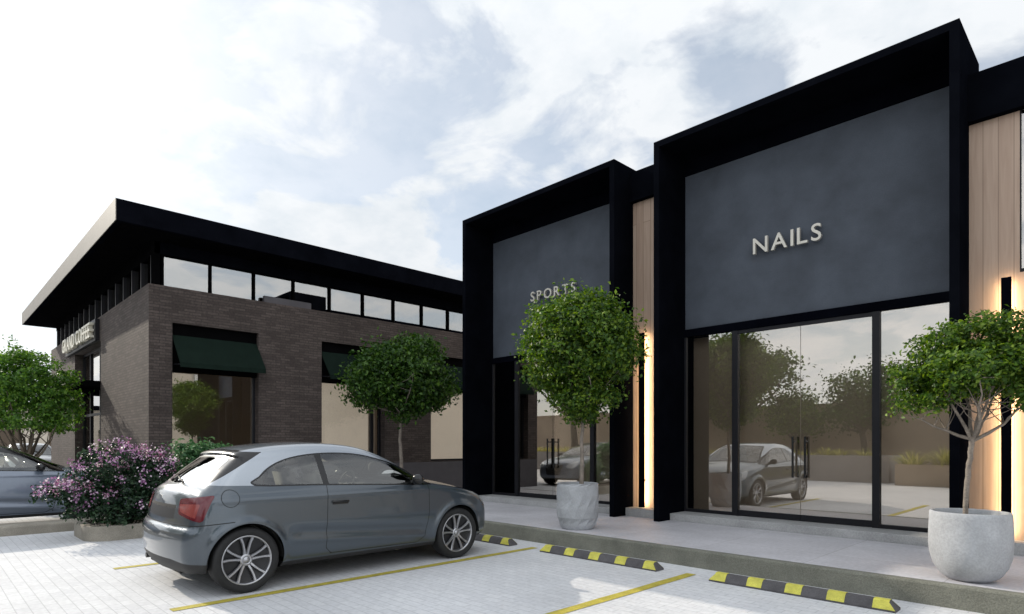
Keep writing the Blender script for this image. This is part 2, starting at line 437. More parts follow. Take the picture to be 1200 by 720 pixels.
# shop windows with blinds and interior
for k, (a, b, z0, z1) in enumerate(WINS):
    f = MB(); e = .05
    f.box(XC - .28, XC - .20, a, a + e, z0, z1); f.box(XC - .28, XC - .20, b - e, b, z0, z1)
    f.box(XC - .28, XC - .20, a + e, b - e, z0, z0 + e); f.box(XC - .28, XC - .20, a + e, b - e, z1 - e, z1)
    if k == 1: f.box(XC - .28, XC - .20, b - .30, b - .22, z0 + e, z1 - e)
    w = f.build('window', M['frame'], cof)
    g = MB(); g.pane(XC - .25, XC - .24, a + e, b - e, z0 + e, z1 - e, '+x')
    g.build('pane', [M['glass3'] if k else M['glass2'], M['clear']], w)
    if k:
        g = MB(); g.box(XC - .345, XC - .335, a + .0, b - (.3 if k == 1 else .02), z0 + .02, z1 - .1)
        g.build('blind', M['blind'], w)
    # sloping canvas awning fixed under the lintel
    aw = MB(); zt, zb, d = z1 - .24, 2.99, .32
    ya, yb = a + .02, b + .0
    aw.poly([(XC - .1, ya, zt), (XC + d, ya + .04, zb + .10), (XC + d, yb + .04, zb + .10), (XC - .1, yb, zt)][::-1])
    aw.poly([(XC - .1, ya, zt - .03), (XC + d - .02, ya + .04, zb + .07), (XC + d - .02, yb + .04, zb + .07), (XC - .1, yb, zt - .03)])
    aw.poly([(XC + d, ya + .04, zb + .10), (XC + d, ya + .04, zb + .0), (XC + d, yb + .04, zb + .0), (XC + d, yb + .04, zb + .10)][::-1])
    awo = aw.build('awning', M['awning'], cof)
    g = MB()
    for yy in (ya + .04, yb - .0):
        g.tube([(XC - .12, yy, 3.08), (XC + d - .03, yy + .02, zb + .06)], .014, 6)
    g.tube([(XC + d - .015, ya + .04, zb + .06), (XC + d - .015, yb + .04, zb + .06)], .014, 6)
    g.build('awning_arm', M['frame'], awo)
    g = MB(); g.box(XC - .199, XC - .105, a, b, 2.93, z1 - .001)
    g.build('lintel_box', M['soffit'], w)
# interior shell
g = MB(); g.box(XW + .5, XC - .6, YN - .5, YN - .4, .1, 4.5)
g.box(XC - 4.2, XC - 4.1, YC + .6, YN - .5, .1, 3.9)
g.build('inner_wall', M['taupe'], cof)
g = MB(); g.box(XW + .39, XC - .39, YC + .39, YN - .01, .05, .10); g.build('floor', M['intfloor'], cof)
g = MB(); g.box(XW + .39, XC - .39, YC + .39, YN - .01, 4.15, 4.25); g.build('ceiling', M['ceil'], cof)
# entrance recess on the street side
g = MB()
g.box(DOOR[0], DOOR[0] + .07, YC + .20, YC + .28, .1, 4.05); g.box(DOOR[1] - .07, DOOR[1], YC + .20, YC + .28, .1, 4.05)
g.box(DOOR[0] + .07, DOOR[1] - .07, YC + .20, YC + .28, 3.98, 4.05)
for xx in (-21.0, -19.7): g.box(xx - .04, xx + .04, YC + .20, YC + .28, .1, 3.98)
g.box(DOOR[0] + .07, DOOR[1] - .07, YC + .201, YC + .279, 2.2, 2.27)
dr = g.build('entrance', M['frame'], cof)
for (a, b) in ((DOOR[0] + .07, -21.04), (-20.96, -19.74), (-19.66, DOOR[1] - .07)):
    g = MB(); g.pane(a, b, YC + .235, YC + .245, .1, 2.2, '-y'); g.pane(a, b, YC + .235, YC + .245, 2.27, 3.98, '-y')
    g.build('pane', [M['glass2'], M['clear']], dr)
g = MB(); g.box(DOOR[0] - .1, DOOR[1] + .0, YC - .32, YC + .19, 2.86, 3.02, bev=.01)
g.build('door_canopy', M['soffit'], cof)
# ------------------------------------------------------------------ lettering
def letters(txt, size, depth, place, parent, mat, spacing=.12, name='letter', extra=None):
    """each glyph its own mesh; place(u, w, d) -> world point, u along the word, w up, d out of the wall"""
    u = 0.0; made = []
    for ch in txt:
        if ch == ' ':
            u += size*.42; continue
        cu = bpy.data.curves.new('glyph', 'FONT'); cu.body = ch; cu.size = size/.729*1.0; cu.extrude = depth/2
        cu.resolution_u = 4; cu.offset = size*.010
        to = bpy.data.objects.new('glyph', cu); COL.objects.link(to)
        dg = bpy.context.evaluated_depsgraph_get(); dg.update()
        me = bpy.data.meshes.new_from_object(to.evaluated_get(dg))
        x0 = min(v.co.x for v in me.vertices); x1 = max(v.co.x for v in me.vertices)
        vs = [(v.co.x - x0 + u, v.co.y, v.co.z + depth/2) for v in me.vertices]
        fs = [tuple(p.vertices) for p in me.polygons]
        made.append((vs, fs)); u += (x1 - x0) + size*spacing
        bpy.data.objects.remove(to); bpy.data.curves.remove(cu); bpy.data.meshes.remove(me)
    W = u - size*spacing
    for vs, fs in made:
        b = MB()
        for f in fs: b.poly([place(vs[i][0] - W/2, vs[i][1], vs[i][2]) for i in f])
        o = b.build(name, mat, parent)
    return W
sg = MB(); sg.box(-22.95, -18.62, YC - .10, YC - .002, 4.06, 4.62, bev=.006)
sgo = sg.build('sign_board', M['frame'], cof)
letters('GRAND COFFEE', .40, .10, lambda u, w, d: (-20.80 + u*1.0, YC - .102 - d, 4.15 + w), sgo, M['letter2'], spacing=.14)

# ------------------------------------------------------------------ shop terrace
YF, YP, YW = 8.30, 9.10, 8.85     # portal front, panel/glazing plane, wood plane
shop = thing('shop_building', 'row of shops with two projecting black portal frames and timber strips between', 'building', (-5.7, 9.1, 0))
PORT = [(-10.02, -6.085, 'SPORTS', 'black portal frame of the left shop beside the coffee house'), (-5.324, -1.39, 'NAILS', 'black portal frame of the nail salon')]
T = .095; ZT = 6.15; YB = 9.49
for (xa, xb, word, lab) in PORT:
    g = MB()
    g.box(xa, xa + T, YF, YB, ZS, ZT); g.box(xb - T, xb, YF, YB, ZS, ZT)
    g.box(xa + T, xb - T, YF, YB, ZT - T, ZT)
    po = g.build('portal_frame', M['black'], shop); po['label'] = lab
    ia, ib = xa + T, xb - T
    g = MB(); g.box(ia, ib, YP, YP + .16, 3.29, 5.82)
    pn = g.build('sign_panel', M['panel'], shop)
    g = MB(); g.box(ia, ib, YP - .03, YP + .17, 5.822, ZT - T - .002)
    g.build('header', M['blackmatt'], shop)
    g = MB(); g.box(ia, ib, YP - .05, YP + .17, 3.165, 3.288)
    g.build('lintel', M['blackmatt'], shop)
    # step
    g = MB(); g.box(ia - .0, ib + .0, 8.62, 9.30, ZS - .02, .305, bev=.006)
    g.build('door_step', M['step'], shop)
    # glazing: fixed light, double glass door, fixed light
    if word == 'NAILS': m1, m2, jt = -4.36, -2.42, -3.39
    else: m1, m2, jt = -9.165, -7.15, -8.16
    z0, z1 = .306, 3.163; e = .07
    f = MB()
    f.box(ia, ia + .03, YP - .035, YP + .035, z0, z1); f.box(ib - .03, ib, YP - .035, YP + .035, z0, z1)
    for mm in (m1, m2): f.box(mm - .045, mm + .045, YP - .045, YP + .045, z0, z1)
    f.box(ia + .03, m1 - .045, YP - .035, YP + .035, z0, z0 + .05); f.box(m2 + .045, ib - .03, YP - .035, YP + .035, z0, z0 + .05)
    f.box(m1 + .045, m2 - .045, YP - .034, YP + .034, z1 - .05, z1)
    wf = f.build('shop_window', M['frame'], shop)
    for (a, b, q) in ((ia + .03, m1 - .045, 0), (m2 + .045, ib - .03, 0)):
        g = MB(); g.pane(a, b, YP - .006, YP + .006, z0 + .05, z1, '-y')
        g.build('pane', [M['glass'], M['clear']], wf)
    for (a, b, hx) in ((m1 + .047, jt - .004, jt - .085), (jt + .004, m2 - .047, jt + .085)):
        g = MB(); g.pane(a, b, YP - .006, YP + .006, z0 + .09, z1 - .055, '-y')
        d = g.build('glass_door', [M['glass'], M['clear']], shop)
        g = MB(); g.box(a, b, YP - .022, YP + .022, z0 + .006, z0 + .09)
        g.build('bottom_rail', M['frame'], d)
        g = MB(); s = -1
        g.tube([(hx, YP - .075, .93), (hx, YP - .075, 1.52)], .016, 10)
        for zz in (1.00, 1.45): g.tube([(hx, YP - .075, zz), (hx, YP - .004, zz)], .011, 8)
        g.tube([(hx + (.022 if hx < jt else -.022), YP + .07, .93), (hx + (.022 if hx < jt else -.022), YP + .07, 1.52)], .014, 10)
        g.build('handle', M['cartrim'], d)
    # shallow interior: pale wall set just behind the glass to brighten it
    g = MB(); g.box(xa + .1, xb - .1, 9.36, 9.42, .28, 3.6); g.box(xa + .02, xa + .09, YP + .2, 9.35, .28, 3.6); g.box(xb - .09, xb - .02, YP + .2, 9.35, .28, 3.6)
    g.build('inner_wall', M['taupe'], shop)
    g = MB(); g.box(xa + .1, xb - .1, YP + .18, 9.355, .26, .302); g.build('floor', M['intfloor'], shop)
    g = MB(); g.box(xa + .1, xb - .1, YP + .17, 9.355, 3.30, 3.36); g.build('ceiling', M['ceil'], shop)
    if word == 'NAILS':
        letters(word, .245, .05, lambda u, w, d: (-3.565 + u, YP - .045 - d, 4.265 + w), pn, M['letter'], spacing=.21)
    else:
        letters(word, .20, .05, lambda u, w, d: (-8.10 + u, YP - .045 - d, 4.325 + w), pn, M['letter'], spacing=.33)
# timber strips between the frames
for (a, b) in ((-6.085, -5.324), (-1.39, .9)):
    g = MB()
    if a > -2:
        g.box(a, -.93, YW, YW + .1, .335, 5.15); g.box(-.93, b, YW, YW + .1, .335, 3.34)
    else: g.box(a, b, YW, YW + .1, .335, 5.55)
    g.build('wood_cladding', M['wood'], shop)
    g = MB(); g.box(a, b, YW - .10, YW + .25, *((5.152, 5.70) if a > -2 else (5.552, 6.05)))
    g.build('fascia', M['black'], shop)
    g = MB(); g.box(a, b, 8.62, YW + .2, ZS - .02, .333, bev=.006)
    g.build('base_course', M['step'], shop)
f = MB(); f.box(-.928, -.915, YW + .0, YW + .08, 3.345, 5.15); f.box(.87, .9, YW, YW + .08, 3.345, 5.15); f.box(-.915, .87, YW, YW + .08, 3.345, 3.38)
uw = f.build('upper_window', M['frame'], shop)
g = MB(); g.pane(-.915, .87, YW + .005, YW + .017, 3.38, 5.15, '-y'); g.build('pane', [M['glass'], M['clear']], uw)
# main volume behind
g = MB()
g.box(-9.98, -9.72, YB + .002, 19, 0, 5.6); g.box(-9.7, 12, 18.7, 19, 0, 5.6); g.box(11.7, 12, 9.3, 18.7, 0, 5.6)
g.box(.9, 11.7, YW + .02, YW + .3, 0, 5.6)
g.build('side_wall', M['stucco'], shop)
g = MB(); g.box(-10.1, 12.2, YB + .004, 19.1, 5.602, 5.75); g.build('roof', M['blackmatt'], shop)
# lamps on the timber: a black bar standing off the wall with a warm strip behind it
for (a, b, lab) in ((-5.885, -5.79, 'tall black wall lamp with warm glow between the two portal frames'), (-1.08, -.99, 'tall black wall lamp glowing on timber right of the nail salon')):
    c = (a + b)/2
    t = thing('wall_lamp', lab, 'lamp', (c, YW, .34), 'tall black wall lamps')
    g = MB(); g.box(a, b, YW - .135, YW - .09, .345, 3.28, bev=.004); g.build('bar', M['blackmatt'], t)
    g = MB(); g.box(c - .03, c + .03, YW - .088, YW - .080, .38, 3.24); g.build('light_strip', M['led'], t)
    for zz in (.8, 2.8):
        g = MB(); g.tube([(c, YW - .082, zz), (c, YW - .001, zz)], .012, 8); g.build('bracket', M['frame'], t)

# ------------------------------------------------------------------ wheel stops
for (x0, x1, lab) in ((-7.85, -6.07, 'black and yellow wheel stop partly hidden in front of the grey hatchback'),
                      (-5.49, -3.73, 'black and yellow wheel stop at the kerb, right of the grey hatchback'),
                      (-3.10, -1.42, 'black and yellow wheel stop in front of the nail salon door')):
    t = thing('wheel_stop', lab, 'wheel stop', ((x0+x1)/2, 5.94, 0), 'wheel stops along the kerb')
    def prof(gx, s=0.0, inset=0):
        return [(gx, 5.86 - s, .0), (gx, 5.86 - s, .018), (gx + inset, 5.895 - s, .072 + s), (gx + inset, 5.915, .088 + s), (gx + inset, 5.965, .088 + s), (gx + inset, 5.985 + s, .072 + s), (gx, 6.02 + s, .018), (gx, 6.02 + s, 0)]
    g = MB(); L = x1 - x0
    rows = [prof(x0, 0, .05), prof(x0 + .055, 0, 0), prof(x1 - .055, 0, 0), prof(x1, 0, -.05)]
    g.grid(rows, 0, False); g.poly(rows[0][::-1]); g.poly(rows[-1])
    g.build('body', M['rubber'], t)
    for k in range(5):
        w = .15
        a = x0 + .025 + k*(L - .05 - w)/4
        rows = [prof(a, .003, 0)[1:7], prof(a + w*.5, .003, 0)[1:7], prof(a + w, .003, 0)[1:7]]
        if k == 0: rows[0] = prof(x0 - .0, .004, .053)[1:7]
        if k == 4: rows[-1] = prof(x1 + .0, .004, -.053)[1:7]
        g = MB(); g.grid(rows, 0, False); g.build('reflective_patch', M['yellow'], t)
# ------------------------------------------------------------------ vegetation
def leafmesh(name, mat, parent, P, Nrm, size, asp=.55, rng=None, kind=None):
    """P (n,3) leaf positions in world space, Nrm (n,3) facing; every leaf is a small folded blade"""
    n = len(P)
    rng = rng or np.random.default_rng(1)
    Nrm = Nrm/np.linalg.norm(Nrm, axis=1, keepdims=True)
    rv = rng.normal(size=(n, 3)); T_ = np.cross(Nrm, rv); T_ /= np.linalg.norm(T_, axis=1, keepdims=True)
    B_ = np.cross(Nrm, T_)
    s = (size*rng.uniform(.6, 1.3, n))[:, None]
    a = P - T_*s*.5; c = P + T_*s*.5 - Nrm*s*.12
    b = P + B_*s*asp*.5 + Nrm*s*.10; d = P - B_*s*asp*.5 + Nrm*s*.10
    V = np.stack([a, b, c, d], 1).reshape(-1, 3)
    org = np.array(ORG[parent.name]) if parent is not None else np.zeros(3)
    V = V - org
    me = bpy.data.meshes.new(name)
    me.vertices.add(4*n); me.vertices.foreach_set('co', V.astype(np.float32).ravel())
    me.loops.add(4*n); me.loops.foreach_set('vertex_index', np.arange(4*n, dtype=np.int32))
    me.polygons.add(n); me.polygons.foreach_set('loop_start', np.arange(0, 4*n, 4, dtype=np.int32))
    me.materials.append(mat)
    me.update(calc_edges=True); me.validate()
    o = link(bpy.data.objects.new(name, me)); o.parent = parent
    ORG[o.name] = Vector(org)
    return o

def blob_leaves(rng, blobs, n, cl=26, spread=.13, hollow=.45, flat=.55, upb=.5):
    """leaf positions in clumps scattered through ellipsoid blobs [(centre, radii)]; clumps are denser towards the surface"""
    vol = np.array([r[0]*r[1]*r[2] for c, r in blobs])**.75; vol /= vol.sum()
    Ps = []; Ns = []; Cs = []
    k = max(1, n//cl)
    pick = rng.choice(len(blobs), size=k, p=vol)
    for i in pick:
        c = np.array(blobs[i][0]); r = np.array(blobs[i][1])
        d = rng.normal(size=3); d /= np.linalg.norm(d)
        q = rng.uniform(hollow**3, 1.0)**(1/3)
        q *= 1 + .10*rng.normal()
        cc = c + d*r*q
        m = int(cl*rng.uniform(.5, 1.5))
        off = rng.normal(size=(m, 3))*spread*np.array([1, 1, flat])*rng.uniform(.7, 1.25)
        Ps.append(cc + off)
        nn = d[None, :]*.7 + rng.normal(size=(m, 3))*.75 + np.array([0, 0, upb])
        Ns.append(nn); Cs.append(cc)
    return np.concatenate(Ps), np.concatenate(Ns), np.array(Cs)

def branch_path(a, b, rng, bow=.12, seg=5):
    a = np.array(a, float); b = np.array(b, float); L = np.linalg.norm(b - a)
    o1 = rng.normal(size=3)*L*bow*.6; o1[2] = -abs(o1[2])*.6
    pts = []
    for i in range(seg + 1):
        t = i/seg
        pts.append(tuple(a*(1-t) + b*t + o1*math.sin(math.pi*t) + rng.normal(size=3)*L*.012*(0 < i < seg)))
    return pts

def make_tree(name, label, base, trunk_pts, trunk_r, blobs, n, size, leaf, bark, seed, group=None, limbs=9, twigs=40, cl=26, spread=.13, cat='tree', fork=None, r1=None, hollow=.45, upb=.5, asp=.55):
    rng = np.random.default_rng(seed)
    t = thing(name, label, cat, base, group)
    P, Nn, C = blob_leaves(rng, blobs, n, cl, spread, hollow, upb=upb)
    g = MB()
    r1 = r1 or trunk_r*.62
    k = len(trunk_pts)
    # densify the trunk a little
    tp = []; tr = []
    for i in range(k - 1):
        for j in range(4):
            u = j/4
            p = np.array(trunk_pts[i])*(1-u) + np.array(trunk_pts[i+1])*u
            tp.append(tuple(p + rng.normal(size=3)*trunk_r*.10*np.array([1, 1, 0]))); tr.append(trunk_r + (r1 - trunk_r)*((i + u)/(k - 1)))
    tp.append(tuple(trunk_pts[-1])); tr.append(r1)
    tr[0] *= 1.25
    g.tube(tp, tr, 9)
    top = np.array(trunk_pts[-1])
    # main limbs reach to spread-out clump centres, twigs leave the limbs
    idx = [int(rng.integers(len(C)))]
    for _ in range(limbs - 1):
        dd = np.min(np.linalg.norm(C[:, None] - C[idx][None], axis=2), axis=1)
        idx.append(int(np.argmax(dd)))
    ends = []
    for i in idx:
        e = C[i]*.82 + top*.18
        path = branch_path(top - np.array([0, 0, trunk_r*rng.uniform(0, 2)]), e, rng)
        g.tube(path, [r1*.8*(1 - .8*j/(len(path)-1)) for j in range(len(path))], 6, 0, False)
        ends.append(path)
    for _ in range(twigs):
        p = ends[int(rng.integers(len(ends)))]; s = p[int(rng.integers(2, len(p)))]
        dist = np.linalg.norm(C - np.array(s), axis=1)
        c = C[int(rng.choice(np.argsort(dist)[:max(6, len(C)//7)]))]
        pp = branch_path(s, c, rng, .15, 3)
        g.tube(pp, [r1*.25, r1*.2, r1*.13, r1*.06], 4, 0, False)
    tk = g.build('trunk', bark, t)
    leafmesh('crown', leaf, t, P, Nn, size, asp, rng)
    return t

# concrete pots
def pot(label, cx, cy, prof, facet):
    t = thing('plant_pot', label, 'pot', (cx, cy, ZS))
    rng = random.Random(facet)
    g = MB(); n = 64 if not facet else 14
    if facet:
        rows = []
        for k, (r, z) in enumerate(prof):
            row = []
            for i in range(n):
                a = 2*math.pi*(i + .5*(k % 2))/n
                rr = r*(1 + (rng.uniform(-.018, .012) if 0 < k < len(prof) - 3 else 0))
                row.append((cx + rr*math.cos(a), cy + rr*math.sin(a), ZS + z))
            rows.append(row)
        g.grid(rows, 0, False, True)
    else:
        g.lathe(cx, cy, [(r, ZS + z) for r, z in prof], n)
    g.poly([(cx + prof[0][0]*math.cos(2*math.pi*i/24), cy + prof[0][0]*math.sin(2*math.pi*i/24), ZS + .001) for i in range(24)][::-1])
    b = g.build('bowl', M['pot'], t)
    rs = prof[-1][0]
    g = MB(); rows = []
    for k in range(5):
        r = rs*1.02*k/4 + .0005
        rows.append([(cx + r*math.cos(2*math.pi*i/24), cy + r*math.sin(2*math.pi*i/24), ZS + prof[-1][1] + .012 + .02*(1 - (k/4)**2) + rng.uniform(-.006, .006)) for i in range(24)])
    g.grid(rows[::-1], 0, True, True)
    g.build('soil', M['soil'], t)
    return t
P1 = (-5.66, 6.84); P3 = (-1.06, 6.78)
pot('faceted grey concrete pot in front of the left shop, holding the dense round tree', *P1,
    [(.225, 0), (.238, .012), (.265, .07), (.297, .17), (.308, .30), (.306, .45), (.302, .62), (.300, .652), (.290, .656), (.276, .650), (.270, .58)], 5)
pot('smooth round bowl shaped concrete pot under the spreading tree beside the nail salon', *P3,
    [(.12, 0), (.17, .008), (.225, .05), (.275, .13), (.301, .22), (.311, .32), (.310, .44), (.305, .56), (.302, .606), (.296, .614), (.282, .614), (.276, .605), (.272, .54)], 0)

z1 = ZS + .57; z3 = ZS + .55
bx, by = P1; bx += .05
make_tree('potted_tree', 'dense round green tree in the faceted pot before the left shop', (bx, by, z1),
    [(bx + .02, by, z1 - .05), (bx + .035, by, z1 + .35), (bx + .02, by + .01, z1 + .75), (bx + .06, by, z1 + 1.15)], .034,
    [((bx, by, 2.85), (.78, .76, .70)), ((bx - .25, by - .2, 3.12), (.42, .4, .32)), ((bx + .2, by, 3.22), (.45, .45, .36)), ((bx + .42, by + .1, 2.75), (.44, .4, .5)), ((bx - .45, by - .1, 2.7), (.42, .4, .5)), ((bx + .1, by, 2.12), (.48, .48, .30)), ((bx + .05, by, 1.9), (.25, .25, .22))],
    32000, .062, M['leafA'], M['bark'], 11, limbs=9, twigs=50, cl=28, spread=.085)
# the near tree: pale forking stem and an umbrella of leaf pads
bx, by = P3
rng = np.random.default_rng(5)
make_tree('potted_tree', 'spreading umbrella shaped tree with a pale forked trunk in the round bowl pot', (bx, by, z3),
    [(bx - .035, by, z3 - .05), (bx - .03, by, z3 + .18), (bx - .015, by, z3 + .38), (bx + .005, by, z3 + .60), (bx + .015, by, z3 + .72)], .021,
    [((bx + .02, by, 2.38), (.34, .32, .19)), ((bx + .36, by + .02, 2.36), (.32, .3, .19)), ((bx - .20, by - .05, 2.24), (.28, .26, .19)), ((bx + .2, by, 2.1), (.45, .4, .2)), ((bx - .12, by - .1, 2.0), (.35, .35, .16)),
     ((bx - .38, by - .1, 2.04), (.23, .22, .16)), ((bx - .34, by - .2, 1.80), (.23, .2, .12)), ((bx + .52, by, 2.12), (.22, .25, .2)), ((bx + .1, by + .1, 2.12), (.36, .36, .15)),
     ((bx + .50, by - .15, 1.82), (.2, .22, .1)), ((bx + .2, by + .35, 2.0), (.3, .25, .15)), ((bx + .05, by - .38, 2.05), (.3, .25, .14)), ((bx - .15, by + .3, 1.9), (.22, .2, .1))],
    27000, .042, M['leafA'], M['bark'], 23, limbs=8, twigs=60, cl=34, spread=.050, r1=.022, hollow=.25)
make_tree('street_tree', 'round topped tree on a thin stem in front of the coffee house wall', (-12.3, 8.29, 0),
    [(-12.3, 8.29, 0), (-12.28, 8.29, .9), (-12.32, 8.27, 1.5), (-12.3, 8.29, 2.1)], .05,
    [((-12.35, 8.3, 3.0), (1.02, 1.02, .78)), ((-12.3, 8.6, 3.55), (.62, .6, .48)), ((-12.3, 7.7, 3.1), (.62, .6, .55)), ((-12.3, 9.2, 2.75), (.6, .6, .5)), ((-12.3, 7.5, 2.65), (.5, .5, .4)), ((-12.3, 8.9, 3.75), (.35, .35, .3)), ((-12.3, 8.4, 2.3), (.5, .5, .3))],
    27000, .10, M['leafC'], M['bark'], 31, limbs=9, twigs=45, cl=26, spread=.14)
lt = (-19.2, 1.95)
make_tree('street_tree', 'light green tree with several thin stems at the left end of the coffee house', (lt[0], lt[1], 0),
    [(lt[0], lt[1], 0), (lt[0] + .05, lt[1], .45), (lt[0] - .05, lt[1], .9)], .09,
    [((lt[0], lt[1], 2.9), (1.15, 1.1, .70)), ((lt[0] + .6, lt[1] + .3, 2.6), (.75, .7, .36)), ((lt[0] - .3, lt[1] - .2, 3.4), (.75, .7, .5)), ((lt[0] - .95, lt[1] - .55, 2.8), (.8, .7, .7)), ((lt[0] + .1, lt[1] + .1, 2.0), (1.15, 1.0, .3)), ((lt[0] + .75, lt[1] + .55, 2.25), (.55, .5, .3))],
    17000, .09, M['leafB'], M['barkd'], 41, limbs=14, twigs=60, cl=34, spread=.10, r1=.05, hollow=.3)

# planted bed with the flowering bush
bed = thing('planter_bed', 'low planting bed with a rounded concrete kerb holding the flowering bush', 'planter', (-11.1, 2.9, 0))
def rrect(x0, x1, y0, y1, r, n=8):
    pts = []
    for (cx, cy, a0) in ((x1 - r, y1 - r, 0), (x0 + r, y1 - r, 90), (x0 + r, y0 + r, 180), (x1 - r, y0 + r, 270)):
        for k in range(n + 1):
            a = R(a0 + 90*k/n); pts.append((cx + r*math.cos(a), cy + r*math.sin(a)))
    return pts
o_ = rrect(-11.75, -10.46, 1.74, 4.6, .32); i_ = rrect(-11.62, -10.59, 1.87, 4.47, .22)
g = MB()
g.grid([[(x, y, z) for x, y in q] for q, z in ((o_, -.02), (o_, .20), ([(x*.97 + ix*.03, y*.97 + iy*.03) for (x, y), (ix, iy) in zip(o_, i_)], .215), (i_, .215), (i_, .1))], 0, False, True)
g.build('bed_kerb', M['kerb_light'], bed)
g = MB(); g.poly([(x, y, .17) for x, y in i_]); g.build('soil', M['soil'], bed)

rng = np.random.default_rng(77)
bush = thing('flowering_bush', 'dark leafy bush covered in lilac and pink flowers beside the grey hatchback', 'bush', (-11.0, 2.2, .17))
bl = [((-11.0, 2.35, .72), (.60, .70, .50)), ((-11.0, 2.22, 1.02), (.48, .56, .37)), ((-10.9, 2.68, .95), (.46, .38, .40)), ((-10.9, 1.86, .62), (.40, .36, .28)), ((-10.9, 1.56, .70), (.24, .32, .15)), ((-10.75, 2.4, .42), (.40, .70, .25))]
Pp, Nn, C = blob_leaves(rng, bl, 12500, 20, .085, .5)
ok = Pp[:, 2] > .19
leafmesh('foliage', M['leafD'], bush, Pp[ok], Nn[ok], .062, .5, rng)
def flowers(nm, mat, n, seed, sub):
    r_ = np.random.default_rng(seed); Ps = []; Ns = []
    for _ in range(n):
        c, rr = bl[int(r_.choice([0, 1, 1, 1, 2, 2, 3, 3, 4, 4, 5]))]; c = np.array(c); rr = np.array(rr)
        d = r_.normal(size=3); d[2] = abs(d[2])*.75 + .12 if r_.random() < .85 else d[2]; d[0] += .35
        d /= np.linalg.norm(d)
        p = c + d*rr*r_.uniform(1.02, 1.16)
        if p[2] < .42: continue
        m = int(r_.integers(11, sub + 2))
        off = r_.normal(size=(m, 3))*np.array([.042, .042, .045])
        Ps.append(p + off); Ns.append(d[None]*.9 + r_.normal(size=(m, 3))*.6)
    leafmesh(nm, mat, bush, np.concatenate(Ps), np.concatenate(Ns), .034, .8, r_)['kind'] = 'stuff'
flowers('flowers', M['flower'], 86, 5, 38)
flowers('flowers', M['flowerp'], 44, 9, 30)
g = MB()
r_ = random.Random(3)
for k in range(16):
    c, rr = r_.choice(bl[:5])
    e = (c[0] + r_.uniform(-.6, .6)*rr[0], c[1] + r_.uniform(-.6, .6)*rr[1], c[2] + r_.uniform(-.2, .5)*rr[2])
    s = (-11.0 + r_.uniform(-.12, .12), 2.3 + r_.uniform(-.15, .15), .16)
    g.tube([s, ((s[0]+e[0])/2, (s[1]+e[1])/2, (s[2]+e[2])/2 + .08), e], [.014, .010, .005], 5)
g.build('stems', M['barkd'], bush)

def bladeplant(name, label, cx, cy, z0, n, h, spread, mat, seed, w=.03, cat='plant', group=None, lean=.5):
    """a tuft of long narrow arching leaves"""
    r_ = random.Random(seed)
    t = thing(name, label, cat, (cx, cy, z0), group)
    g = MB()
    for k in range(n):
        a = r_.uniform(0, 2*math.pi); q = r_.random()**.6
        bx_, by_ = cx + math.cos(a)*spread*.45*q, cy + math.sin(a)*spread*.45*q
        H = h*r_.uniform(.55, 1.08)*(1 - .25*q); L = spread*lean*q*r_.uniform(.6, 1.4) + .02
        a2 = a + r_.uniform(-.7, .7); ww = w*r_.uniform(.6, 1.2)
        px_, py_ = -math.sin(a2)*ww/2, math.cos(a2)*ww/2
        rows = []
        for i in range(5):
            u = i/4; c = (bx_ + math.cos(a2)*L*u*u, by_ + math.sin(a2)*L*u*u, z0 + H*(u - .22*u**3*(L/h)))
            s = (1 - u)**.7*(.5 + 1.2*u) if i < 4 else .04
            rows.append([(c[0] - px_*s, c[1] - py_*s, c[2]), (c[0] + px_*s, c[1] + py_*s, c[2])])
        g.grid(rows, 0, True)
    g.build('leaves', mat, t)
    return t
shrub = thing('green_shrub', 'green leafy shrub without flowers between the flowering bush and the car roof', 'shrub', (-10.95, 3.4, .17))
rs_ = np.random.default_rng(15)
Pp, Nn, C = blob_leaves(rs_, [((-10.95, 3.4, .85), (.38, .42, .5)), ((-10.9, 3.25, 1.2), (.3, .28, .27)), ((-10.95, 3.6, 1.2), (.3, .28, .25))], 5200, 16, .085, .4, upb=1.0)
ok = Pp[:, 2] > .19
leafmesh('foliage', M['leafE'], shrub, Pp[ok], Nn[ok], .085, .42, rs_)
g = MB()
for k in range(9):
    a = k*.7; g.tube([(-10.95 + .05*math.cos(a), 3.4 + .05*math.sin(a), .16), (-10.95 + .15*math.cos(a), 3.4 + .17*math.sin(a), .6), (-10.95 + .22*math.cos(a), 3.4 + .3*math.sin(a), 1.15)], [.012, .009, .004], 5)
g.build('stems', M['barkd'], shrub)
bladeplant('green_shrub', 'small green tuft at the far end of the planting bed behind the car', -11.1, 4.15, .17, 220, 1.0, .5, M['leafE'], 8, w=.045, lean=.35)

# ------------------------------------------------------------------ across the car park (seen in the shop windows)
bw = MB(); bw.box(-52, 18, -12.3, -12, 0, 3.2); bw.box(-52, 18, -12.34, -11.96, 3.201, 3.28)
tag(bw.build('boundary_wall', M['brownwall'], loc=(-17, -12.15, 0)), 'tall brown rendered boundary wall across the car park, seen in the shop windows', 'wall')
def planter(label, x0, x1, y0, y1, h, mat):
    t = thing('planter_box', label, 'planter', ((x0+x1)/2, (y0+y1)/2, 0), 'planter boxes across the car park')
    g = MB(); w_ = .15
    g.box(x0, x1, y1 - w_, y1, 0, h, bev=.01); g.box(x0, x1, y0, y0 + w_, 0, h, bev=.01)
    g.box(x0, x0 + w_, y0 + w_, y1 - w_, 0, h - .001); g.box(x1 - w_, x1, y0 + w_, y1 - w_, 0, h - .001)
    g.build('box_wall', mat, t)
    g = MB(); g.box(x0 + w_, x1 - w_, y0 + w_, y1 - w_, .02, h - .08); g.build('soil', M['soil'], t)
planter('long pale planter wall across the car park in front of the brown wall', -24, -6.2, -8.4, -6.6, .98, M['greywall'])
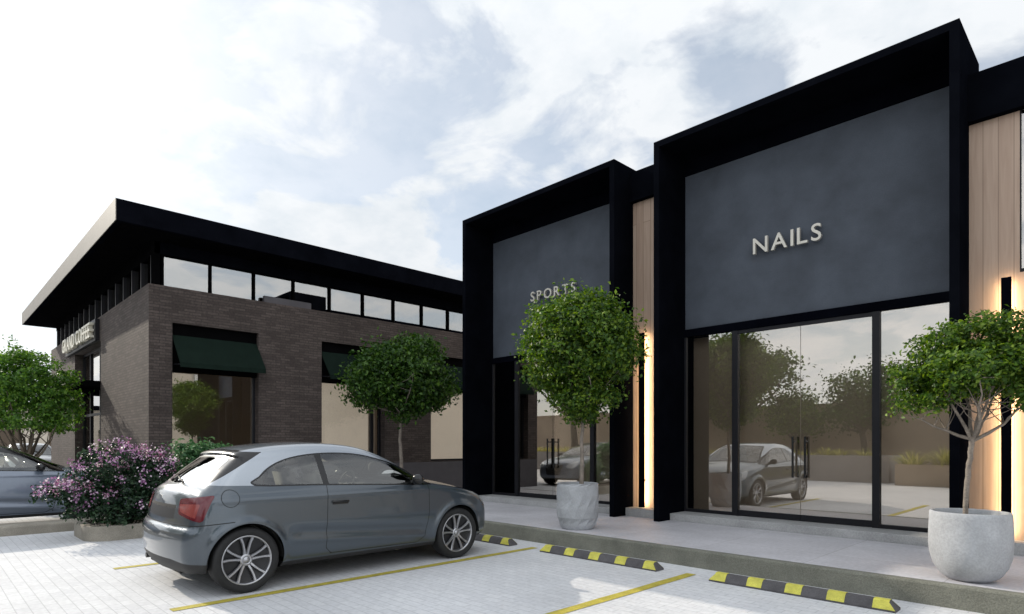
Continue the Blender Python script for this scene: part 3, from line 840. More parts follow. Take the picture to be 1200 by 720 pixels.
planter('shorter brown planter box with bright grasses reflected right in the salon window', -5.8, 4, -7.2, -5.7, .72, M['brownwall'])
r_ = random.Random(12)
k = 0
for i in range(26):
    x = -23.6 + i*.66 + r_.uniform(-.15, .15)
    bladeplant('grass_tuft', 'yellow green grass tuft on the long pale planter wall', x, -6.95 + r_.uniform(-.1, .1), .9, 90, r_.uniform(.35, .6), .65, M['grass'], 100 + i, w=.03, cat='grass', group='grass tufts on the long planter', lean=.9)
for i in range(12):
    x = -5.3 + i*.75 + r_.uniform(-.15, .15)
    bladeplant('grass_tuft', 'bright grass tuft in the shorter brown planter box', x, -6.0 + r_.uniform(-.15, .1), .64, 170, r_.uniform(.55, .85), .8, M['grass'], 200 + i, w=.03, cat='grass', group='grass tufts in the brown planter box', lean=.9)
def bigtree(label, x, y, h, r, n, leaf, seed, size=.22):
    blobs = []
    rr = random.Random(seed)
    for k in range(9):
        a = rr.uniform(0, 6.28); q = rr.uniform(.2, .75)
        blobs.append(((x + math.cos(a)*r*q, y + math.sin(a)*r*q, h*rr.uniform(.52, .86)), (r*rr.uniform(.35, .6), r*rr.uniform(.35, .6), h*rr.uniform(.09, .15))))
    make_tree('background_tree', label, (x, y, 0), [(x, y, 0), (x + .1, y, h*.2), (x - .05, y, h*.42)], .035*h, blobs, n, size, leaf, M['barkd'], seed, limbs=9, twigs=40, cl=24, spread=.3, group='trees across the car park', r1=.02*h)
bigtree('wide dark tree above the brown wall, mirrored left in the salon door', -13.6, -9.6, 7.0, 2.9, 9000, M['leafC'], 61)
bigtree('small tree between the two larger trees before the brown wall', -10.9, -10.9, 4.0, 1.3, 5000, M['leafA'], 66, .16)
bigtree('dark tree far along the brown wall toward the coffee house', -18.4, -10.2, 6.0, 2.4, 7000, M['leafC'], 67)
bigtree('round tree mirrored right of the salon door handles', -8.2, -10.6, 5.0, 1.6, 6000, M['leafC'], 62, .16)
bigtree('tall tree at the far left of the car park mirrored in the left shop', -22.5, -8.6, 7.5, 3.0, 9000, M['leafA'], 63)
bigtree('sunlit tree beyond the boundary wall at the far right', 4.5, -10.4, 5.5, 2.2, 6000, M['leafB'], 64)
bigtree('bright tree near the street mirrored in the coffee house window', 9.5, 13.6 - 16.5, 5.0, 1.9, 6000, M['leafB'], 65)
# far buildings on the left
def farbld(label, x0, x1, y0, y1, h, mat):
    t = thing('pale_building', label, 'building', ((x0+x1)/2, (y0+y1)/2, 0))
    g = MB(); g.box(x0, x1, y0, y1, 0, h); g.build('wall', mat, t)
    g = MB(); g.box(x0 - .2, x1 + .2, y0 - .2, y1 + .2, h, h + .3); g.build('roof', M['fascia'], t)
    for i in range(int((y1 - y0)//3)):
        g = MB(); yy = y0 + 1 + 3*i; g.box(x1 - .02, x1 + .03, yy, yy + 1.6, .9, 2.3); g.build('window', M['glass2'], t)
farbld('pale low building far off behind the tree on the left', -58, -48, -10, 9, 3.6, M['stucco'])
# ------------------------------------------------------------------ cars: the body is grown from a signed distance field and cut into panels
def catmull(pts, n=8, closed=False):
    pts = np.array(pts, float); out = []
    m = len(pts); rng_ = range(m if closed else m - 1)
    for i in rng_:
        if closed: p0, p1, p2, p3 = pts[(i-1) % m], pts[i], pts[(i+1) % m], pts[(i+2) % m]
        else: p0, p1, p2, p3 = pts[max(i-1, 0)], pts[i], pts[i+1], pts[min(i+2, m-1)]
        for k in range(n):
            t = k/n
            out.append(.5*((2*p1) + (-p0+p2)*t + (2*p0-5*p1+4*p2-p3)*t*t + (-p0+3*p1-3*p2+p3)*t**3))
    if not closed: out.append(pts[-1])
    return np.array(out)
def psdf(x, z, poly):
    """signed distance (negative inside) to a closed polygon, vectorised"""
    x = np.asarray(x, float); z = np.asarray(z, float)
    d = np.full(x.shape, 1e9); ins = np.zeros(x.shape, bool)
    n = len(poly)
    for i in range(n):
        ax, az = poly[i]; bx_, bz = poly[(i+1) % n]
        ex, ez = bx_ - ax, bz - az
        wx, wz = x - ax, z - az
        t = np.clip((wx*ex + wz*ez)/(ex*ex + ez*ez + 1e-12), 0, 1)
        d = np.minimum(d, (wx - ex*t)**2 + (wz - ez*t)**2)
        c = ((az <= z) & (bz > z)) | ((bz <= z) & (az > z))
        if abs(ez) > 1e-12: ins ^= c & (x < ax + (z - az)/ez*ex)
    d = np.sqrt(d)
    return np.where(ins, -d, d)
UP = [(.22, .215), (.16, .30), (.135, .44), (.14, .57), (.158, .625), (.182, .66), (.197, .74), (.222, .86), (.257, .955), (.305, 1.005), (.375, 1.050), (.55, 1.185), (.70, 1.292),
      (.705, 1.312), (.715, 1.336), (.77, 1.362), (.92, 1.392), (1.2, 1.424), (1.6, 1.440), (1.95, 1.418), (2.22, 1.362), (2.5, 1.250), (2.78, 1.110), (3.0, 1.005), (3.08, .985),
      (3.3, .950), (3.55, .893), (3.77, .815), (3.90, .718), (3.97, .60), (4.0, .46), (4.0, .35), (3.965, .26), (3.87, .205)]
SIDE = np.concatenate([catmull(UP, 4), [(3.0, .19), (1.0, .19)]])
WZ = np.array([.10, .22, .30, .40, .50, .60, .70, .80, .88, .95, 1.0, 1.1, 1.2, 1.3, 1.4, 1.55])
WW = np.array([.755, .800, .830, .850, .864, .868, .863, .854, .842, .818, .790, .740, .690, .632, .57, .48])
XR, XF, ZWH, RT = .735, 3.30, .312, .312
def Wfun(x, z):
    i = np.clip(np.searchsorted(WZ, z) - 1, 0, len(WZ) - 2)
    t = np.clip((z - WZ[i])/(WZ[i+1] - WZ[i]), 0, 1)
    mt = np.gradient(WW, WZ)
    h = WZ[i+1] - WZ[i]
    w = (2*t**3-3*t*t+1)*WW[i] + (t**3-2*t*t+t)*h*mt[i] + (-2*t**3+3*t*t)*WW[i+1] + (t**3-t*t)*h*mt[i+1]
    r = np.clip((.70 - x)/.60, 0, 1.2); w = w*(1 - .20*r**2.2)
    f = np.clip((x - 3.15)/.82, 0, 1.2); w = w*(1 - .22*f**2.6)
    up = np.clip((z - .95)/.3, 0, 1); w = w*(1 - .125*up*np.clip((1.7 - x)/1.2, 0, 1)**1.8)
    w = w + .007*np.exp(-((z - .875)/.018)**2)*np.clip((x - .35)/.2, 0, 1)*np.clip((3.4 - x)/.3, 0, 1)
    zc_ = .475 - (x - 1.3)*.072
    dm = np.clip((x - 1.12)/.15, 0, 1)*np.clip((2.88 - x)/.15, 0, 1)
    w = w - dm*.020*np.exp(-((z - zc_ - .055)/.05)**2) + dm*.008*np.exp(-((z - zc_ + .03)/.03)**2)
    for xw in (XR, XF):
        rr = np.hypot(x - xw, z - ZWH)
        w = w + .020*np.exp(-((rr - .36)/.045)**2)*np.clip((.85 - z)/.1, 0, 1)
    return w
def sidefun(x, y, z):
    y2 = y*y
    xe = x + np.where(x > 2.0, .20, 0)*y2*np.clip((x - 2.0)/.8, 0, 1) - .16*y2*np.clip((1.2 - x)/.8, 0, 1)
    ze = z + .085*y2*np.clip((z - .6)/.3, 0, 1)
    return xe, ze
_gx = np.arange(-.25, 4.45, .01); _gz = np.arange(.0, 1.8, .01)
_S = psdf(*np.meshgrid(_gx, _gz, indexing='ij'), SIDE)
def F(x, y, z, exact=True):
    xe, ze = sidefun(x, y, z)
    if exact: a = psdf(xe, ze, SIDE)
    else:
        u = np.clip((xe - _gx[0])/.01, 0, len(_gx) - 1.001); v = np.clip((ze - _gz[0])/.01, 0, len(_gz) - 1.001)
        i = u.astype(int); j = v.astype(int); u -= i; v -= j
        a = _S[i, j]*(1-u)*(1-v) + _S[i+1, j]*u*(1-v) + _S[i, j+1]*(1-u)*v + _S[i+1, j+1]*u*v
    e = .004
    w = Wfun(x, z); wx = (Wfun(x + e, z) - w)/e; wz = (Wfun(x, z + e) - w)/e
    b = (np.abs(y) - w)/np.sqrt(1 + np.minimum(wx*wx, 4) + np.minimum(wz*wz, 4))
    k = .085
    h = np.maximum(k - np.abs(a - b), 0)/k
    return np.maximum(a, b) + h*h*k*.25
def Fgrad(P):
    e = .003; g = np.zeros_like(P)
    for i in range(3):
        q = P.copy(); q[:, i] += e; a = F(*q.T); q[:, i] -= 2*e; g[:, i] = (a - F(*q.T))/(2*e)
    return g
def project(P, it=3):
    for _ in range(it):
        f = F(*P.T); g = Fgrad(P); l = np.sum(g*g, 1) + 1e-9
        P = P - (f/l)[:, None]*g
    return P
def surface_nets(h=.02):
    x = np.arange(.06, 4.10, h); y = np.arange(-.93, .93 + h, h); z = np.arange(.14, 1.50, h)
    X, Y, Z = np.meshgrid(x, y, z, indexing='ij')
    V = F(X, Y, Z, False)
    s = V < 0
    nx_, ny_, nz_ = [k - 1 for k in V.shape]
    cnt = np.zeros((nx_, ny_, nz_), int); acc = np.zeros((nx_, ny_, nz_, 3))
    cor = [(i, j, k) for i in (0, 1) for j in (0, 1) for k in (0, 1)]
    for a in range(8):
        for b in range(a + 1, 8):
            ca, cb = cor[a], cor[b]
            if sum(abs(p - q) for p, q in zip(ca, cb)) != 1: continue
            va = V[ca[0]:ca[0]+nx_, ca[1]:ca[1]+ny_, ca[2]:ca[2]+nz_]; vb = V[cb[0]:cb[0]+nx_, cb[1]:cb[1]+ny_, cb[2]:cb[2]+nz_]
            m = (va < 0) != (vb < 0)
            t = np.where(m, va/np.where(m, va - vb, 1), 0)
            for ax in range(3): acc[..., ax] += np.where(m, ca[ax] + t*(cb[ax] - ca[ax]), 0)
            cnt += m
    act = cnt > 0
    idx = np.full(cnt.shape, -1); idx[act] = np.arange(act.sum())
    I = np.argwhere(act)
    P = acc[act]/cnt[act][:, None]
    P = np.stack([x[0] + (I[:, 0] + P[:, 0])*h, y[0] + (I[:, 1] + P[:, 1])*h, z[0] + (I[:, 2] + P[:, 2])*h], 1)
    Fc = []
    for ax in range(3):
        sl0 = [slice(1, -1)]*3; sl0[ax] = slice(0, -1); sl1 = [slice(1, -1)]*3; sl1[ax] = slice(1, None)
        A = s[tuple(sl0)]; B = s[tuple(sl1)]
        e = np.argwhere(A != B)
        for q in e:
            inside = A[tuple(q)]
            i, j, k = q[0] + (ax != 0), q[1] + (ax != 1), q[2] + (ax != 2)
            if ax == 0: c = [(i, j-1, k-1), (i, j, k-1), (i, j, k), (i, j-1, k)]
            elif ax == 1: c = [(i-1, j, k-1), (i-1, j, k), (i, j, k), (i, j, k-1)]
            else: c = [(i-1, j-1, k), (i, j-1, k), (i, j, k), (i-1, j, k)]
            f = [idx[t_] for t_ in c]
            if min(f) < 0: continue
            Fc.append(f if inside else f[::-1])
    return project(P), Fc
# outlines of the panels, in side view (x, z), rear view (|y|, z) or wrapped round the corner (x + |y|, z)
DLO = catmull([(.84, 1.022), (.90, 1.085), (1.0, 1.165), (1.14, 1.232), (1.32, 1.278), (1.55, 1.304), (1.80, 1.306), (2.02, 1.288), (2.22, 1.245), (2.48, 1.165), (2.71, 1.06), (2.90, .955), (2.88, .944), (2.4, .962), (1.9, .984), (1.4, 1.004)], 3, True)
DOORP = [(1.565, 1.0), (1.54, .62), (1.54, .335), (1.60, .275), (2.70, .262), (2.80, .33), (2.845, .60), (2.86, .94)]
RGL = [(0, 1.030), (.50, 1.045), (.52, 1.062), (.445, 1.252), (.425, 1.268), (0, 1.280)]
WSC = [(0, 1.035), (.60, 1.0), (.64, 1.01), (.50, 1.315), (.47, 1.332), (0, 1.352)]
TL = [(.71, .885), (.73, .90), (1.24, .938), (1.255, .925), (1.16, .715), (1.12, .70), (.74, .758), (.715, .775)]
TLI = [(.735, .85), (1.09, .862), (1.10, .85), (1.055, .735), (.75, .782)]
HL = catmull([(.62, .60), (.60, .68), (.78, .75), (1.00, .79), (1.14, .815), (1.06, .70), (.95, .63), (.8, .59)], 3, True)
def mirror_half(P): return P + [(-a, b) for a, b in P[::-1] if a > 0]
RG2 = mirror_half(RGL); WS2 = mirror_half(WSC)
GR = [(-.34, .70), (-.36, .62), (-.27, .36), (.27, .36), (.36, .62), (.34, .70)]
g_arch = lambda p: np.maximum(np.hypot(p[:, 0] - np.where(p[:, 0] < 2, XR, XF), p[:, 2] - ZWH) - .352, .52 - np.abs(p[:, 1]))
g_dlo = lambda p: np.maximum(psdf(p[:, 0], p[:, 2], DLO), .40 - np.abs(p[:, 1]))
g_door = lambda p: np.maximum(psdf(p[:, 0], p[:, 2], DOORP), .5 - np.abs(p[:, 1]))
g_rgl = lambda p: np.maximum(psdf(p[:, 1], p[:, 2], RG2), p[:, 0] - .85)
g_ws = lambda p: np.maximum(psdf(p[:, 1], p[:, 2], WS2), 2.0 - p[:, 0])
g_tl = lambda p: np.maximum(psdf(p[:, 0] + np.abs(p[:, 1]), p[:, 2], TL), p[:, 0] - .7)
g_tli = lambda p: np.maximum(psdf(p[:, 0] + np.abs(p[:, 1]), p[:, 2], TLI), p[:, 0] - .7)
g_hl = lambda p: np.maximum(psdf(4.0 - p[:, 0] + np.abs(p[:, 1]), p[:, 2], HL), 3.0 - p[:, 0])
g_gr = lambda p: np.maximum(psdf(p[:, 1], p[:, 2], GR), 3.5 - p[:, 0])
zb_ = lambda x: 1.022 - (x - .84)*.0372
g_arc = lambda p: np.maximum(zb_(p[:, 0]) - .010 - p[:, 2], np.maximum(p[:, 0] - 2.93, np.maximum(.0 + 1.045 - p[:, 2] - .9*np.maximum(p[:, 0] - .36, 0) , .34 - p[:, 0])))
g_fuel = lambda p: np.where(p[:, 1] < 0, np.hypot(p[:, 0] - .585, p[:, 2] - .905) - .080, 1.0)
g_bump = lambda p: np.where(p[:, 0] < .62, p[:, 2] - (.655 + .06*np.clip(p[:, 0] - .1, 0, 1)), .5)
g_dif = lambda p: np.where(p[:, 0] < .55, p[:, 2] - .345 + .10*np.clip(np.abs(p[:, 1]) - .45, 0, 1), np.where(p[:, 0] > 3.5, p[:, 2] - .26, p[:, 2] - .245))
g_rec = lambda p: np.maximum(np.maximum(np.abs(p[:, 1]) - .40, np.abs(p[:, 2] - .775) - .065), p[:, 0] - .4)
g_hood = lambda p: np.maximum(np.maximum(np.abs(p[:, 1]) - .66 + .10*np.clip(p[:, 0] - 3.0, 0, 1), 3.02 - p[:, 0]), .74 - p[:, 2])
g_spo = lambda p: np.maximum(p[:, 0] - .745 - .08*np.abs(p[:, 1]), 1.275 - p[:, 2])

g_fin = lambda p: np.maximum(np.maximum(p[:, 0] - (.46 + (p[:, 2] - 1.04)*1.75), 1.045 - p[:, 2]), np.maximum(.30 - np.abs(p[:, 1]), p[:, 2] + .085*p[:, 1]**2 - 1.362))
def car_parts():
    P, Fc = surface_nets(.02)
    bm = bmesh.new()
    for p in P: bm.verts.new(p)
    bm.verts.ensure_lookup_table()
    for f in Fc: bm.faces.new([bm.verts[int(i)] for i in f])
    def cut(gf):
        bm.verts.index_update(); bm.verts.ensure_lookup_table()
        A = np.array([v.co for v in bm.verts]); G = gf(A)
        es = [e for e in bm.edges if (G[e.verts[0].index] < 0) != (G[e.verts[1].index] < 0)]
        if not es: return
        ia = np.array([e.verts[0].index for e in es]); ib = np.array([e.verts[1].index for e in es])
        lo_ = np.zeros(len(es)); hi = np.ones(len(es)); ga = G[ia]
        for _ in range(12):
            mid = (lo_ + hi)/2; gm = gf(A[ia] + (A[ib] - A[ia])*mid[:, None])
            same = (gm < 0) == (ga < 0); lo_ = np.where(same, mid, lo_); hi = np.where(same, hi, mid)
        t = (lo_ + hi)/2
        nv = []
        for e, va, tt in zip(es, ia, t):
            v0 = bm.verts[int(va)] if False else (e.verts[0])
            _, v = bmesh.utils.edge_split(e, v0, float(min(max(tt, .002), .998)))
            nv.append(v)
        bmesh.ops.connect_verts(bm, verts=nv)
    off = lambda gf, d: (lambda p: gf(p) - d)
    for gf in (g_arch, g_dlo, off(g_dlo, .016), g_rgl, off(g_rgl, .085), g_ws, off(g_ws, .03), g_tl, g_tli, g_hl, g_gr, off(g_door, -.0035), off(g_door, .0035),
               off(g_fuel, -.003), off(g_fuel, .003), off(g_bump, -.004), off(g_bump, .004), g_dif, g_rec, off(g_hood, -.004), off(g_hood, .004), g_arc,
               lambda p: np.abs(p[:, 0] - (1.565 - (p[:, 2] - 1.0)*.08)) - .034, g_spo, g_fin):
        cut(gf)
    bm.verts.index_update()
    A = np.array([v.co for v in bm.verts])
    A2 = project(A.copy(), 2); ok = np.linalg.norm(A2 - A, axis=1) < .01
    A = np.where(ok[:, None], A2, A)
    Nv = Fgrad(A); Nv /= np.linalg.norm(Nv, axis=1, keepdims=True) + 1e-9
    cen = np.array([np.mean([A[v.index] for v in f.verts], axis=0) for f in bm.faces])
    G = {k: f(cen) for k, f in dict(arch=g_arch, dlo=g_dlo, rgl=g_rgl, ws=g_ws, tl=g_tl, tli=g_tli, hl=g_hl, gr=g_gr, door=g_door, fuel=g_fuel, bump=g_bump, dif=g_dif, rec=g_rec, hood=g_hood, arc=g_arc, spo=g_spo, fin=g_fin).items()}
    bp = np.abs(cen[:, 0] - (1.565 - (cen[:, 2] - 1.0)*.08)) - .034
    out = {}
    for fi, f in enumerate(bm.faces):
        c = cen[fi]; sd = 'r' if c[1] < 0 else 'l'
        if G['arch'][fi] < 0: continue
        if G['dlo'][fi] < 0:
            if bp[fi] < 0: k = ('trim', 0)
            elif c[0] > 1.55: k = ('doorglass_' + sd, 0)
            else: k = ('sideglass_' + sd, 0)
        elif G['dlo'][fi] < .016: k = ('trim', 0)
        elif G['rgl'][fi] < 0: k = ('rearglass', 0)
        elif G['rgl'][fi] < .085 and c[0] < .80 and c[2] > 1.03: k = ('trim', 0)
        elif G['fin'][fi] < 0: k = ('trim', 0)
        elif G['spo'][fi] < 0: k = ('trim', 0) if c[2] < 1.344 else ('roof', 0)
        elif G['ws'][fi] < 0: k = ('windscreen', 0)
        elif G['ws'][fi] < .03 and c[0] > 2.1: k = ('trim', 0)
        elif G['tli'][fi] < 0: k = ('lens_' + sd, 0)
        elif G['tl'][fi] < 0: k = ('tail_' + sd, 0)
        elif G['hl'][fi] < 0: k = ('head_' + sd, 0)
        elif G['gr'][fi] < 0: k = ('grille', 0)
        elif G['arc'][fi] < 0: k = ('roof', 0)
        elif G['door'][fi] < -.0035: k = ('door_' + sd, 0)
        elif G['door'][fi] < .0035 and abs(c[1]) > .6: k = ('body', 1)
        elif abs(G['fuel'][fi]) < .003: k = ('body', 1)
        elif G['dif'][fi] < 0: k = ('skirt', 0)
        elif abs(G['bump'][fi]) < .004: k = ('body', 1)
        elif G['bump'][fi] < 0: k = ('rear_bumper', 0)
        elif G['rec'][fi] < 0: k = ('body', 2) if c[2] < .815 else ('body', 1)
        elif abs(G['hood'][fi]) < .004: k = ('body', 1)
        elif G['hood'][fi] < 0: k = ('bonnet', 0)
        else: k = ('body', 0)
        out.setdefault(k[0], []).append(([v.index for v in f.verts], k[1]))
    bm.free()
    return A, Nv, out

CAR = car_parts()
def submesh(key, name, mats, parent, push=0.0):
    A, Nv, parts = CAR
    if key not in parts: return None
    used = {}; vs = []; ns = []; fs = []; mi = []
    for f, m in parts[key]:
        q = []
        for i in f:
            if i not in used: used[i] = len(vs); vs.append(A[i] + Nv[i]*push); ns.append(Nv[i])
            q.append(used[i])
        fs.append(q); mi.append(m)
    me = bpy.data.meshes.new(name); me.from_pydata([tuple(v) for v in vs], [], fs)
    for m in (mats if isinstance(mats, list) else [mats]): me.materials.append(m)
    me.polygons.foreach_set('material_index', mi); me.polygons.foreach_set('use_smooth', [True]*len(fs))
    me.update()
    me.normals_split_custom_set_from_vertices([tuple(n) for n in ns])
    o = link(bpy.data.objects.new(name, me)); o.parent = parent
    ORG[o.name] = Vector((0, 0, 0))
    return o

def make_car(label, loc, rz, paint, roof, group):
    t = thing('parked_car', label, 'car', loc, group, rz)
    L = True
    body = submesh('body', 'body', [paint, M['gap'], M['rimdark']], t)
    submesh('rear_bumper', 'rear_bumper', paint, t)
    submesh('skirt', 'lower_trim', M['plastic'], t)
    submesh('roof', 'roof', roof, t)
    submesh('trim', 'window_surround', M['cartrim'], t)
    submesh('bonnet', 'bonnet', paint, t)
    submesh('rearglass', 'rear_window', M['rearglass'], t)
    submesh('windscreen', 'windscreen', M['carglass'], t)
    submesh('grille', 'grille', M['plastic'], t)
    for s in ('r', 'l'):
        sg = -1 if s == 'r' else 1
        d = submesh('door_' + s, 'door', paint, t)
        submesh('doorglass_' + s, 'door_window', M['carglass'], d)
        submesh('sideglass_' + s, 'side_window', M['carglass'], t)
        tl = submesh('tail_' + s, 'tail_light', M['red'], t, .004)
        submesh('lens_' + s, 'lens', M['lens'], tl, .004)
        submesh('head_' + s, 'headlight', M['headlens'], t, .003)
        # handle: cup and grip
        yh = float(Wfun(np.array([1.70]), np.array([.80]))[0])*sg
        h = MB(); h.box(1.605, 1.785, yh - .004, yh + .006*sg + .002*sg, .783, .815, bev=.003)
        h.tube([(1.60, yh + .004*sg, .812), (1.64, yh + .028*sg, .815), (1.75, yh + .028*sg, .812), (1.79, yh + .004*sg, .808)], .011, 8)
        h.build('handle', M['cartrim'], d, True)
        # wing mirror
        m = MB(); bm = bmesh.new(); bmesh.ops.create_uvsphere(bm, u_segments=20, v_segments=12, radius=1)
        for v in bm.verts:
            c = v.co; v.co = Vector((2.63 + c.x*.055 + abs(c.y)*.02, sg*(.915 + c.y*.085), 1.005 + c.z*.062*(1 - .18*c.y*sg)))
        m.addbm(bm, 0, True)
        m.tube([(2.66, sg*.80, .965), (2.64, sg*.87, .975)], [.03, .022], 8)
        m.build('wing_mirror', M['cartrim'], t, True)
    # rear wiper, handle strip, exhaust
    g = MB(); g.tube([(.385, .02, 1.085), (.35, -.14, 1.068), (.335, -.30, 1.052)], [.012, .009, .006], 6); g.tube([(.35, .03, 1.06), (.385, .02, 1.09)], .018, 8)
    g.build('rear_wiper', M['plastic'], t, True)
    g = MB(); g.tube([(.19, .44, .265), (.38, .44, .27)], .028, 10); g.build('exhaust_pipe', M['rimdark'], t, True)
    # wheels
    for wi, (xw, sg) in enumerate(((XR, -1), (XF, -1), (XR, 1), (XF, 1))):
        yo = .852*sg                        # outer face
        def ring(prof, mb, n=48, mi=0):
            rows = [[(xw + r*math.cos(2*math.pi*k/n), yo - d*sg, ZWH + r*math.sin(2*math.pi*k/n)) for k in range(n)] for r, d in prof]
            if sg < 0: rows = rows[::-1]
            mb.grid(rows, mi, True, True)
        g = MB(); ring([(.232, .03), (.236, .012), (.246, .006), (.275, .0), (.298, .006), (.309, .022), (.312, .05), (.312, .17), (.306, .195), (.27, .21), (.232, .20)], g)
        w_ = g.build('wheel', M['tyre'], t, True)
        g = MB(); ring([(.236, .014), (.232, .010), (.222, .014), (.216, .028), (.214, .06)], g); g.build('rim', M['alloy'], w_, True)
        g = MB(); ring([(.215, .055), (.16, .07), (.05, .075), (.002, .075)], g); ring([(.215, .055), (.21, .19)], g); g.build('brake_disc', M['rimdark'], w_, True)
        g = MB()
        for k in range(5):
            a0 = math.pi/2 + 2*math.pi*k/5
            for da in (-.21, .21):
                a1 = a0 + da; a2 = a0 + da*1.42
                pts = []
                def pt(r, a, o, d): return (xw + r*math.cos(a) - o*math.sin(a), yo - d*sg, ZWH + r*math.sin(a) + o*math.cos(a))
                sec = [(.045, a0 + da*1.3, .016, .040), (.10, a0 + da*.95, .0145, .030), (.16, a1, .014, .024), (.219, a2*.5 + a1*.5, .0165, .016)]
                rows = []
                for r, a, o, d in sec:
                    rows.append([pt(r, a, -o, d + .012), pt(r, a, -o*.55, d), pt(r, a, o*.55, d), pt(r, a, o, d + .012), pt(r, a, o*.6, d + .03), pt(r, a, -o*.6, d + .03)])
                g.grid(rows, 0, False, True)
        ring([(.058, .038), (.050, .030), (.034, .028), (.032, .034), (.030, .026), (.001, .024)], g, 24)
        g.build('spokes', M['alloy'], w_, True)
    # dark wheel housings, floor pan
    g = MB()
    for xw in (XR, XF):
        for sg in (1, -1):
            n = 20
            rows = [[(xw + .356*math.cos(math.pi*k/n), y_*sg, ZWH - .02 + .352*math.sin(math.pi*k/n)) for k in range(n + 1)] for y_ in (.50, .835)]
            g.grid(rows, 0, True); g.poly([(p[0], .50*sg, p[2]) for p in rows[0]])
            for q in (0, n): pass
    g.box(.25, 3.80, -.50, .50, .205, .24); g.box(1.1, 2.9, -.76, .76, .206, .239)
    g.build('wheel_housing', M['gap'], t, True)
    # seats, dashboard, steering wheel
    def seat(x, y, wd, name='seat', hr=True):
        s = MB()
        s.box(x, x + .50, y - wd, y + wd, .46, .60, bev=.05)
        bm = bmesh.new(); bmesh.ops.create_cube(bm, size=1.0)
        for v in bm.verts:
            c = v.co; zz = .55 + (c.z + .5)*.58; v.co = Vector((x + .02 + c.x*.14 - (zz - .55)*.30, y + c.y*2*wd*(1 - .18*(c.z + .5)), zz))
        bmesh.ops.bevel(bm, geom=list(bm.edges), offset=.045, segments=3, affect='EDGES'); s.addbm(bm, 0, True)
        if hr:
            bm = bmesh.new(); bmesh.ops.create_cube(bm, size=1.0)
            for v in bm.verts: v.co = Vector((x - .20 + v.co.x*.10, y + v.co.y*.25, 1.20 + v.co.z*.16))
            bmesh.ops.bevel(bm, geom=list(bm.edges), offset=.035, segments=3, affect='EDGES'); s.addbm(bm, 0, True)
            for q in (-.05, .05): s.tube([(x - .18, y + q, 1.07), (x - .19, y + q, 1.14)], .006, 6)
        s.build(name, M['seat'], t, True)
    seat(1.75, -.36, .24); seat(1.75, .36, .24); seat(.95, -.32, .30); seat(.95, .32, .30)
    g = MB(); g.box(2.55, 2.95, -.68, .68, .62, .90, bev=.06); g.build('dashboard', M['dash'], t, True)
    g = MB(); rows = []
    for k in range(28):
        a = 2*math.pi*k/28
        c = Vector((2.43, .36 + .175*math.cos(a), .90 + .165*math.sin(a))); c.x += .07*math.sin(a)
        rows.append([(c.x + .013*math.cos(b), c.y + .013*math.sin(b)*math.cos(a), c.z + .013*math.sin(b)*math.sin(a)) for b in [2*math.pi*j/6 for j in range(6)]])
    g.grid(rows + [rows[0]], 0, True, True); g.tube([(2.43, .36, .90), (2.6, .36, .84)], .03, 8); g.tube([(2.43, .20, .90), (2.43, .52, .90)], .014, 6)
    g.build('steering_wheel', M['dash'], t, True)
    return t

def copy_tree(o, parent, swap):
    c = o.copy(); COL.objects.link(c)
    if parent is not None: c.parent = parent
    if c.data is not None and any(m in swap for m in o.data.materials):
        c.data = o.data.copy()
        for i, m in enumerate(c.data.materials):
            if m in swap: c.data.materials[i] = swap[m]
    for ch in list(o.children): copy_tree(ch, c, swap)
    return c
hatch = make_car('grey three door hatchback with a silver roof arch parked nose to the kerb', (-6.745, 1.515, 0), math.pi/2, M['paint'], M['arch'], 'parked cars')
white = copy_tree(hatch, None, {M['paint']: M['paintw'], M['arch']: M['cartrim']})
white.location = (-13.66, -1.42, 0); white.scale = (1.10, 1.03, 1.02)
white['label'] = 'silver blue car with a dark roof pillar at the left edge behind the flowering bush'
far = copy_tree(hatch, None, {M['paint']: M['paintd'], M['arch']: M['paintd']})
far.location = (-31.5, 3.1, 0); far.rotation_euler = (0, 0, 0)
far['label'] = 'dark car far off beneath the tree at the left end of the coffee house'
# ------------------------------------------------------------------ sky, sun, camera
EL, AZ = R(26), R(12)
S = Vector((-math.cos(AZ)*math.cos(EL), -math.sin(AZ)*math.cos(EL), math.sin(EL)))   # towards the sun
w = bpy.data.worlds.new('World'); sc.world = w; w.use_nodes = True
nt = w.node_tree; nt.nodes.clear()
out = N(nt, 'ShaderNodeOutputWorld')
sky = N(nt, 'ShaderNodeTexSky'); sky.sky_type = 'NISHITA'; sky.sun_disc = False
sky.sun_elevation = EL; sky.sun_rotation = math.atan2(S.x, S.y) % (2*math.pi)
sky.air_density = 1.0; sky.dust_density = .6; sky.ozone_density = .4
bg1 = N(nt, 'ShaderNodeBackground'); bg1.inputs[1].default_value = .15
nt.links.new(sky.outputs[0], bg1.inputs[0])
tc = N(nt, 'ShaderNodeTexCoord')
sep = N(nt, 'ShaderNodeSeparateXYZ'); nt.links.new(tc.outputs['Generated'], sep.inputs[0])
def mth(op, a, b=None, c=None, clamp=False):
    n = N(nt, 'ShaderNodeMath'); n.operation = op; n.use_clamp = clamp
    for i, v in enumerate((a, b, c)):
        if v is None: continue
        if isinstance(v, (int, float)): n.inputs[i].default_value = v
        else: nt.links.new(v, n.inputs[i])
    return n.outputs[0]
zc = mth('MAXIMUM', sep.outputs[2], 0.0)
dn = mth('ADD', zc, .22)
cx_ = mth('DIVIDE', sep.outputs[0], dn); cy_ = mth('DIVIDE', sep.outputs[1], dn)
cmb = N(nt, 'ShaderNodeCombineXYZ'); nt.links.new(cx_, cmb.inputs[0]); nt.links.new(cy_, cmb.inputs[1])
cmb.inputs[2].default_value = 3.7
